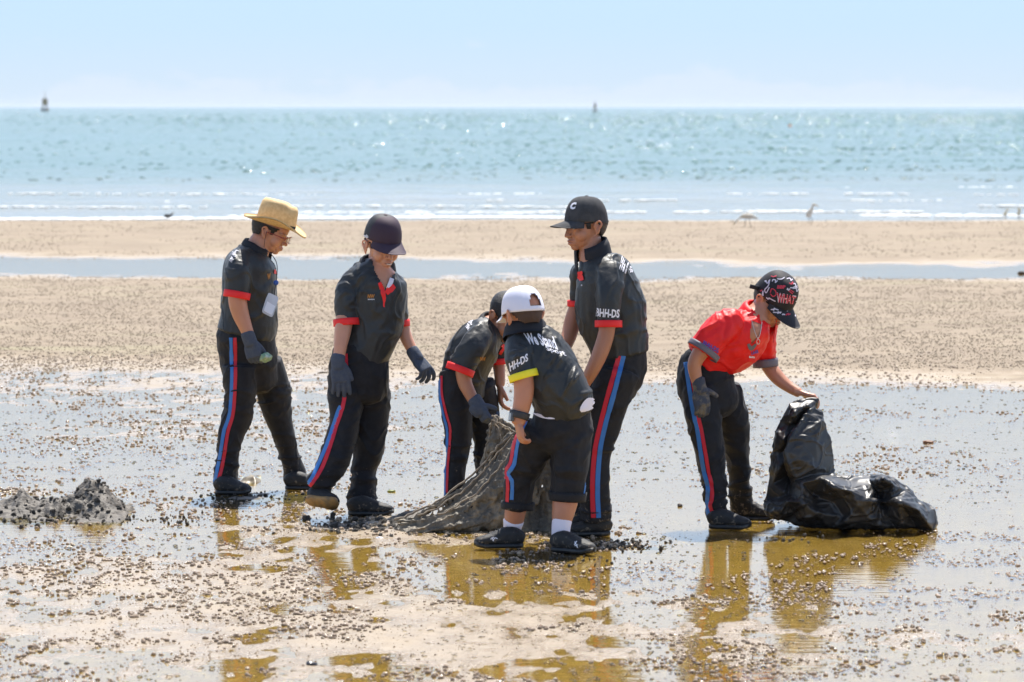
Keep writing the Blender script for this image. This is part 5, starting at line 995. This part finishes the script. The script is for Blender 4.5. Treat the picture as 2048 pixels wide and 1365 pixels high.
# ---- muddy net
net_m = mat('muddy_net', (.105, .09, .068), .6, c2=(.30, .235, .155), cscale=11, cov=(.45, .66), bump=.008, bscale=75, spec=.5, stretch=(1, 1, .5))
YN = 18.25
def sheet(curves, ns, nt, amp, freq, seed, th=.012):
    C = [catmull(np.array(c, float), 6) for c in curves]; L_ = min(len(c) for c in C)
    C = np.array([[[np.interp(t, np.linspace(0, 1, len(c)), c[:, j]) for j in range(3)] for t in np.linspace(0, 1, nt)] for c in C])
    S_ = np.array([catmull(C[:, i], 8) for i in range(nt)]); m = S_.shape[1]; S_ = np.array([[[np.interp(t, np.linspace(0, 1, m), S_[i, :, j]) for j in range(3)] for t in np.linspace(0, 1, ns)] for i in range(nt)])
    Wp = np.array([[P(q[0], q[1], YN + q[2]) for q in row] for row in S_])
    s_, t_ = np.meshgrid(np.linspace(0, 1, ns), np.linspace(0, 1, nt)); q = p3((s_ * freq).ravel(), (t_ * 1.6).ravel()); n1 = fbm(q + fbm(q * 2, seed + 5, 2)[:, None] * .5, seed, 3).reshape(nt, ns); n2 = fbm(q * np.array([3, 4, 1]), seed + 9, 2).reshape(nt, ns)
    du = np.gradient(Wp, axis=1); dv = np.gradient(Wp, axis=0); N_ = np.cross(du, dv); N_ /= np.linalg.norm(N_, axis=2)[..., None] + 1e-9; N_ *= np.where(N_[..., 1:2] > 0, -1, 1)
    Wp = Wp + N_ * (amp * (1 - np.clip(np.abs(n1) * 5, 0, 2)) + amp * .35 * n2)[..., None]
    V = np.vstack([Wp.reshape(-1, 3), (Wp - N_ * th).reshape(-1, 3)]); F1 = grid_faces(nt, ns); K = nt * ns; F = F1.tolist() + (F1[:, ::-1] + K).tolist()
    edge = [(i * ns, (i + 1) * ns) for i in range(nt - 1)] + [((i + 1) * ns - 1, (i + 2) * ns - 1) for i in range(nt - 1)] + [(j, j + 1) for j in range(ns - 1)] + [((nt - 1) * ns + j, (nt - 1) * ns + j + 1) for j in range(ns - 1)]
    return V, F + [[a, b_, b_ + K, a + K] for a, b_ in edge]
cA = [[(1024, 866, .0), (988, 900, .0), (960, 934, .0), (925, 966, .0), (880, 1000, -.02), (830, 1026, -.05), (792, 1038, -.08)],
      [(1026, 876, -.04), (1000, 918, -.06), (966, 962, -.08), (920, 1004, -.1), (862, 1034, -.12), (800, 1050, -.12)],
      [(1030, 888, -.06), (1018, 950, -.12), (988, 1000, -.16), (940, 1036, -.18), (870, 1054, -.18), (806, 1063, -.16)],
      [(1048, 898, -.04), (1046, 960, -.08), (1026, 1010, -.12), (996, 1040, -.16), (950, 1058, -.17), (890, 1066, -.15)],
      [(1082, 890, -.04), (1086, 950, -.02), (1086, 1000, -.02), (1078, 1030, -.05), (1062, 1052, -.1), (1030, 1068, -.12)],
      [(1122, 850, -.15), (1128, 930, -.12), (1132, 990, -.1), (1130, 1030, -.1), (1122, 1052, -.12), (1110, 1068, -.12)],
      [(1156, 800, -.36), (1152, 880, -.28), (1150, 960, -.2), (1150, 1010, -.16), (1150, 1045, -.14), (1152, 1068, -.13)]]
cB = [[(982, 838, .14), (974, 872, .16), (968, 905, .14), (960, 940, .12), (950, 990, .1)], [(992, 830, .10), (988, 880, .08), (985, 920, .08), (985, 960, .06), (985, 1020, .04)], [(1010, 842, .10), (1008, 890, .08), (1006, 930, .06), (1004, 970, .05), (1004, 1030, .04)], [(1034, 856, .05), (1036, 900, .04), (1038, 950, .03), (1040, 990, .03), (1042, 1040, .02)]]
na = sheet(cA, 150, 110, .018, 9, 101); nb_ = sheet(cB, 60, 70, .014, 6, 131)
V, F = union([na, nb_], .0055, 1, .5); N_ = vnormals(V, F); V = V + N_ * (.004 * fbm(V * 60, 7, 3) + .004 * (1 - np.clip(np.abs(fbm(V * np.array([22, 22, 34]), 17, 2)) * 5, 0, 2)))[:, None]; V[:, 2] = np.maximum(V[:, 2], -.012)
root = thing('fishing_net', 'old mud-soaked net being dragged up off the sand between the three middle boys', 'fishing net', G(980, 1062)); mk('netting', V, F, net_m, root)
rope_m = mat('frayed_rope', (.30, .24, .17), .85, c2=(.16, .13, .10), cscale=30, bump=.003, bscale=120)
def pxl(*r): return [P(u, v, YN + d) for u, v, d in r]
jit = lambda pts, a: [q + np.array([random.gauss(0, a), random.gauss(0, a), random.gauss(0, a)]) for q in catmull(np.array(pts), 5)]
for pts, r_ in ((pxl((1028, 866, -.04), (990, 900, -.04), (962, 934, -.03), (926, 964, -.03), (882, 998, -.05), (832, 1024, -.08), (792, 1040, -.1)), .0052), (pxl((1028, 874, -.08), (996, 908, -.08), (966, 944, -.09), (930, 978, -.1), (884, 1010, -.12), (836, 1032, -.14)), .004),
                (pxl((1030, 882, -.1), (1008, 922, -.12), (976, 962, -.14), (934, 1000, -.16), (876, 1030, -.18)), .004), (pxl((984, 832, .02), (998, 846, .0), (1014, 856, -.02), (1034, 864, -.04)), .0045), (pxl((988, 840, .02), (1004, 852, .0), (1022, 862, -.03)), .003), (pxl((984, 842, .05), (978, 875, .1), (970, 915, .09)), .0035), (pxl((990, 845, .04), (1000, 870, .02), (1000, 900, .0), (994, 930, .0)), .003)):
    mk('rope', *tube(jit(pts, .003), r_, n=7, k=1), rope_m, root)

# ---- mud
mud_m = mat('dark_mud', (.075, .066, .055), .6, c2=(.135, .118, .098), cscale=16, bump=.008, bscale=60, spec=.3)
mud_w = mat('pale_mud_water', (.30, .28, .26), .15, c2=(.2, .19, .18), cscale=7, bump=.001, bscale=30)
def clods(name, u0, u1, v0, v1, hf, m, seed, step=.009, grid=1.0):
    a, b_ = G((u0 + u1) / 2, v1), G((u0 + u1) / 2, v0); y = np.arange(a[1], b_[1], step * 1.4); X0 = (u0 - 1024) / FPX * a[1]; X1 = (u1 - 1024) / FPX * b_[1]; x = np.arange(min(X0, X1), max(X0, X1), step)
    XX, YY = np.meshgrid(x, y); xf, yf = XX.ravel(), YY.ravel(); uu = 1024 + xf / yf * FPX; vv = 214 + 15442 / yf
    n = fbm(p3(xf * 9, yf * 9), seed, 4, .6); r = 1 - np.abs(fbm(p3(xf * 16, yf * 16), seed + 5, 3)) * 3.2
    n = n * 1.6; h = hf(uu, vv, n, r) + .012 * fbm(p3(xf * 34, yf * 34), seed + 2, 2) * np.clip(hf(uu, vv, n, r) * 40, 0, 1); e = np.minimum.reduce([(uu - u0) / 12, (u1 - uu) / 12, (vv - v0) / 5, (v1 - vv) / 5]); h = np.where(e < 1, h - (1 - e) * .03, h)
    V = np.stack([xf, yf, h], 1); V[:, :2] += .004 * np.stack([vnoise(V * 40, 1), vnoise(V * 40, 2)], 1); F = grid_faces(len(y), len(x)); keep = (h[F] > -.02).any(1); F = F[keep]
    used, inv = np.unique(F, return_inverse=True); return V[used], inv.reshape(F.shape)
g_ = lambda x, c, s_: np.exp(-((x - c) / s_) ** 2)
V, F = clods('h', -70, 300, 985, 1052, lambda u, v, n, r: .095 * g_(u, 186, 38) * g_(v, 1022, 17) + .05 * g_(u, 215, 28) * g_(v, 1028, 12) + .055 * g_(u, 42, 16) * g_(v, 1020, 10) + .04 * g_(u, 60, 130) * g_(v, 1024, 14) + (n * .045 + r * .016) * (.35 + g_(u, 150, 110)) * g_(v, 1024, 20) - .012 - .02 * (u > 235) * (u - 235) / 40, mud_m, 201, .007)
heap_t = bvh(V, F); o = mk('mud_heap', V, F, mud_m); base_at(o, G(186, 1035)); tag(o, 'heap of dark dug-up mud and clods lying at the left edge', 'mud heap')
V, F = clods('h', 670, 1120, 1028, 1076, lambda u, v, n, r: .02 * g_(u, 860, 130) * g_(v, 1052, 11) + .03 * g_(u, 835, 40) * g_(v, 1040, 8) + (n * .03 + r * .012) * g_(u, 850, 140) * g_(v, 1052, 13) - .010, mud_m, 221, .007)
o = mk('mud_trail', V, F, mud_m); base_at(o, G(850, 1060)); tag(o, 'churned dark mud under the trailing end of the net', 'mud heap')
V, F = clods('h', 560, 760, 1044, 1072, lambda u, v, n, r: (n * .018 + r * .008) * g_(u, 690, 60) * g_(v, 1058, 7) - .004, mud_m, 231, .007); o = mk('mud_streak', V, F, mud_m); base_at(o, G(690, 1060)); tag(o, 'thin dark streak of wet mud trailing left of the net', 'mud patch')
V, F = clods('h', 400, 640, 984, 1012, lambda u, v, n, r: (n * .016 + r * .006) * g_(u, 500, 80) * g_(v, 995, 6) - .003, mud_m, 241, .008); o = mk('mud_shade_patch', V, F, mud_m); base_at(o, G(500, 996)); tag(o, 'scuffed dark mud around the hat-wearing boy\'s front shoe', 'mud patch')
V, F = clods('h', 466, 530, 950, 972, lambda u, v, n, r: .032 * g_(u, 497, 16) * g_(v, 962, 6) + n * .02 + r * .01 - .012, mud_m, 251, .006); o = mk('sand_mound', V, F, mat('olive_mud', (.20, .16, .09), .4, c2=(.12, .09, .05), cscale=20)); base_at(o, G(497, 966)); tag(o, 'small olive mound of mud behind the hat-wearing boy\'s feet', 'mud mound')
V, F = clods('h', 1160, 1330, 1078, 1104, lambda u, v, n, r: (n * .014 + r * .007) * g_(u, 1250, 50) * g_(v, 1090, 6) - .005, mud_m, 261, .007); o = mk('mud_shade_patch', V, F, mud_m); base_at(o, G(1250, 1092)); tag(o, 'low dark crumbs standing in for shade on the puddle right of the white-capped boy', 'mud patch')  # dark low relief stands in for the grey shade on this puddle
r_ = np.random.default_rng(33); A = []; S_ = []
for (cu, cv, su, sv, n, smx) in ((110, 1030, 75, 11, 260, .012), (186, 1022, 30, 8, 120, .012), (860, 1052, 110, 9, 330, .018), (330, 1042, 60, 6, 60, .009), (700, 1058, 50, 5, 90, .010), (500, 994, 70, 5, 80, .009), (1255, 1090, 45, 6, 110, .010), (1590, 1075, 40, 6, 26, .008), (1140, 1122, 70, 8, 90, .007)):
    u = r_.normal(cu, su, n); v = np.clip(r_.normal(cv, sv, n), cv - 25, cv + 25); s_ = smx * (.25 + .75 * r_.random(n) ** 2)
    for a, b_, c_ in zip(u, v, s_): q = G(a, b_); hh = heap_t.ray_cast(Vector((q[0], q[1], 1)), Vector((0, 0, -1)))[0] if a < 300 else None; A.append(np.array([q[0], q[1], max(0, hh.z if hh else 0) + c_ * .3])); S_.append([c_ * r_.uniform(.8, 1.5), c_, c_ * r_.uniform(.6, 1)])
scatter('mud_clods', A, S_, r_.uniform(-3, 3, (len(A), 3)), lump(21, 2, .75, 1.9), mud_m, 'loose clods and crumbs of dark mud around the heap, the net and the feet')

# ---- small litter
def scrap(name, Yb, o_, i_, m, label, cat, back=.02, loc=None):
    V, F = union([crumple(Yb, o_, i_, back)], .003, 2); N_ = vnormals(V, F); V = V + N_ * (.003 * fbm(V * 60, 5, 2))[:, None]; o = mk(name, V, F, m); base_at(o, loc if loc is not None else V.mean(0)); return tag(o, label, cat)
green_p = mat('green_plastic', (.20, .32, .20), .2, c2=(.5, .55, .5), cscale=30, cov=(.5, .7), bump=.003, bscale=60)
scrap('plastic_scrap', 19.82, [(518, 724, .0), (522, 708, -.02), (535, 704, -.0), (545, 712, .0), (552, 719, 0), (542, 722, 0), (532, 726, 0)], [(530, 712, -.03), (538, 716, -.015), (526, 718, -.03)], green_p, 'crumpled pale green plastic scrap held in a navy glove', 'litter')
def bit(name, u, v, sx_, sy_, sz__, m, label, cat, seed):
    V, F = lump(seed, 3, .35, 1.7); q = G(u, v); V = V * [sx_, sy_, sz__] + q + [0, 0, sz__ * .4]; o = mk(name, V, F, m); base_at(o, q); tag(o, label, cat)
bit('brown_leaf', 1857, 886, .030, .02, .010, mat('brown_leaf', (.16, .07, .03), .6), 'reddish brown leaf lying alone in the puddle on the right', 'leaf', 3)
bit('seaweed', 783, 984, .020, .014, .007, mat('seaweed', (.16, .19, .03), .5), 'small yellow-green seaweed bit between the second boy and the net', 'seaweed', 4)
bit('dark_shell', 622, 1332, .020, .013, .011, mat('dark_shell', (.02, .017, .018), .2), 'glossy dark shell lying near the bottom edge of the sand', 'shell', 5)
bit('white_shell', 759, 1078, .015, .011, .006, mat('white_shell', (.7, .7, .75), .4), 'tiny white shell fragment in front of the mud trail', 'shell', 6)
bit('pebble', 1360, 1013, .012, .011, .009, mat('dark_pebble', (.05, .04, .03), .5), 'single dark pebble in the puddle left of the red shirted boy\'s feet', 'pebble', 7)
bit('driftwood', 2043, 548, .05, .03, .02, mat('driftwood', (.05, .035, .025), .8), 'dark driftwood stub at the right edge beside the water channel', 'driftwood', 8)
bit('driftwood', 655, 748, .07, .03, .012, mat('dark_wood', (.09, .065, .04), .8), 'dark flat twig behind the second boy\'s glove on the sand bank', 'twig', 9)

# ---- birds
white_f = mat('white_feathers', (.72, .68, .60), .7, c2=(.5, .42, .3), cscale=9, bump=.004, bscale=60); dark_f = mat('dark_feathers', (.03, .027, .025), .7, bump=.004, bscale=60); leg_m = mat('dark_legs', (.07, .055, .04), .6); bill_m = mat('horn_bill', (.28, .20, .07), .5); tan_f = mat('tan_feathers', (.48, .36, .20), .7, c2=(.65, .58, .45), cscale=10)
def bird(u, v, rows, legs, bill, m, label, name='egret', wing=None, cat='bird', sc_=1.0):
    q = G(u, v); Yb = q[1]; k_ = Yb / FPX; root = thing(name, label, cat, q)
    pp = lambda a, b_, d=0: P(a, b_, Yb + d)
    V, F = union([loft([pp(r[0], r[1], r[4] if len(r) > 4 else 0) for r in rws], [r[2] * k_ for r in rws], [r[3] * k_ for r in rws], n=14, k=4) for rws in rows], .006, 2); N_ = vnormals(V, F); mk('body', V + N_ * (.004 * fbm(V * 30, 3, 2))[:, None], F, m, root)
    for l_ in legs: mk('leg', *tube([pp(*c) for c in l_], .0045, n=6, k=2), leg_m, root)
    mk('bill', *loft([pp(*bill[0]), pp(*bill[1])], [.009, .002], [.009, .002], ref=(0, 0, 1), n=8, k=2), bill_m, root)
    if wing: 
        for d_ in (-.045, .045): mk('wing', *loft([pp(a, b_, d_) for a, b_, _, _ in wing], [c[2] * k_ for c in wing], [c[3] * k_ for c in wing], n=12, k=3), m if m is not white_f else white_f, root)
bird(1620, 450, [[(1616, 433, 4.5, 5), (1619, 426, 5.5, 5.5), (1623, 420, 3.2, 3.5), (1625, 414, 1.8, 1.8), (1626, 410, 2, 2), (1629, 409.5, 2.6, 2.4), (1632, 411, 1.6, 1.6)]], [[(1617, 432, -.02), (1618, 441, -.02), (1616, 450, -.02)], [(1621, 431, .02), (1624, 440, .02), (1626, 448, .02)]], [(1632, 411), (1638, 414)], white_f, 'pale egret standing upright with its neck raised at the waterline', wing=[(1616, 434, 1.5, 1), (1618, 427, 4, 1.2), (1621, 421, 2, 1)])
bird(1493, 461, [[(1512, 437, 1.5, 1.5), (1506, 434, 4, 4), (1496, 432.5, 5.5, 5.5), (1487, 433, 4.2, 4), (1480, 436, 2, 2), (1474, 441, 1.6, 1.6), (1470, 446, 2.0, 2)]], [[(1492, 437, -.02), (1490, 448, -.02), (1488, 460, -.02)], [(1498, 437, .02), (1500, 447, .02), (1505, 460, .02)]], [(1469, 447), (1465, 452)], white_f, 'white egret stooping to feed with its back level, left of the standing one', wing=[(1516, 438, 1.2, 1), (1505, 434, 4, 1.2), (1492, 432, 3.5, 1.2)])
bird(2011, 435, [[(2008, 430, 2.5, 3), (2011, 427, 3.2, 3), (2013, 423, 1.8, 1.8), (2014, 420, 2, 2), (2016, 420, 1.4, 1.4)]], [[(2010, 430, -.01), (2010, 435, -.01)], [(2012, 430, .01), (2012, 435, .01)]], [(2016, 420), (2019, 421)], tan_f, 'small brown wader on the far sand bar, left of the bird at the frame edge', name='wader')
bird(2038, 436, [[(2035, 429, 2.5, 3), (2038, 426, 3.4, 3), (2039, 421, 2, 2), (2038, 418, 2.2, 2.2), (2036, 418, 1.4, 1.4)]], [[(2037, 430, -.01), (2037, 436, -.01)], [(2039, 430, .01), (2040, 436, .01)]], [(2036, 418), (2033, 419)], tan_f, 'small brown wader on the far sand bar closest to the right frame edge', name='wader')
bird(336, 439, [[(329, 432, 1.4, 1.5), (333, 432.5, 3.4, 3.4), (339, 432, 3.2, 3.2), (343, 429.5, 2, 2), (345, 427.5, 2, 2)]], [[(336, 434, -.01), (336, 439, -.01)], [(339, 434, .01), (339, 439, .01)]], [(345.5, 427), (349, 425)], dark_f, 'small black bird with raised beak at the foam line on the left', name='black_bird', wing=[(328, 431, 1, .8), (334, 431.5, 3, 1), (340, 431.5, 2, 1)])

# ---- navigation buoys and a float
rust = mat('weathered_paint', (.30, .22, .12), .7, c2=(.16, .11, .08), cscale=1.2); hull_m = mat('buoy_hull', (.08, .07, .06), .7, c2=(.15, .11, .08), cscale=1)
def buoy(u, v, s_, label, wide):
    q = G(u, v); root = thing('navigation_buoy', label, 'buoy', q, 'navigation buoys out at sea'); c = q
    V, F = loft([c + [0, 0, -.6 * s_], c + [0, 0, .0], c + [0, 0, .55 * s_], c + [0, 0, .8 * s_]], [1.1 * s_, 1.45 * s_, 1.45 * s_, 1.1 * s_], [1.1 * s_, 1.45 * s_, 1.45 * s_, 1.1 * s_], n=20, k=2, cap=0); mk('hull', V, F, hull_m, root)
    for a in range(4):
        t = math.pi / 4 + a * math.pi / 2; mk('strut', *tube([c + np.array([math.cos(t) * 1.0, math.sin(t) * 1.0, .75]) * s_, c + np.array([math.cos(t) * wide, math.sin(t) * wide, 4.0]) * s_], .13 * s_, n=6, k=1), rust, root)
    for zz_, w_ in ((1.8, .93), (3.9, wide + .06)):
        mk('ring', *tube([c + np.array([math.cos(t) * w_, math.sin(t) * w_, zz_]) * s_ for t in np.linspace(0, 2 * np.pi, 17)], .09 * s_, n=6, k=1), rust, root)
    mk('radar_panel', *box(c + np.array([0, 0, 2.9]) * s_, (.62 * s_, .05 * s_, .9 * s_)), mat('panel_paint', (.42, .33, .16), .7), root, smooth=False); mk('radar_panel', *box(c + np.array([0, 0, 2.9]) * s_, (.05 * s_, .58 * s_, .88 * s_)), rust, root, smooth=False)
    mk('lantern', *loft([c + np.array([0, 0, 4.0]) * s_, c + np.array([0, 0, 4.7]) * s_], [.28 * s_, .22 * s_], [.28 * s_, .22 * s_], n=12, k=1), rust, root); mk('mast', *tube([c + np.array([0, 0, 4.6]) * s_, c + np.array([0, 0, 6.6]) * s_], .07 * s_, n=6, k=1), rust, root)
buoy(90, 222.5, 1.32, 'boxy cage buoy with a thin mast at the far left of the horizon', .95); buoy(1190, 223.5, .76, 'slimmer cage buoy standing on the horizon right of centre', .45)
q = G(1580, 254); root = thing('float', 'faint orange float bobbing on the sea at upper right', 'float', q); mk('ball', *ell(q + [0, 0, .08], (.16, .16, .14)), mat('orange_float', (.6, .22, .08), .5), root); mk('ring', *tube([q + np.array([math.cos(t) * .05, math.sin(t) * .05, .24]) for t in np.linspace(0, 2 * np.pi, 9)], .015, n=6, k=1), rust, root)
for o in bpy.data.objects:
    if 'print' in o.name or 'scribble' in o.name or 'emblem' in o.name or 'cap_word' in o.name or o.name.startswith('brim_number'): o['kind'] = 'stuff'

# ---- sea air
V, F = box((0, 8900, 4.6), (9000, 9100, 6.6)); hz_m = bpy.data.materials.new('sea_haze'); nt, N, L = nodes(hz_m); N.remove(N['Principled BSDF']); pv = N.new('ShaderNodeVolumePrincipled')
pv.inputs['Color'].default_value = (.80, .88, 1, 1); pv.inputs['Density'].default_value = 0.00003; pv.inputs['Anisotropy'].default_value = .3; L.new(pv.outputs[0], N['Material Output'].inputs['Volume'])
hz_o = mk('haze', V, F, hz_m, smooth=False); tag(hz_o, kind='stuff')
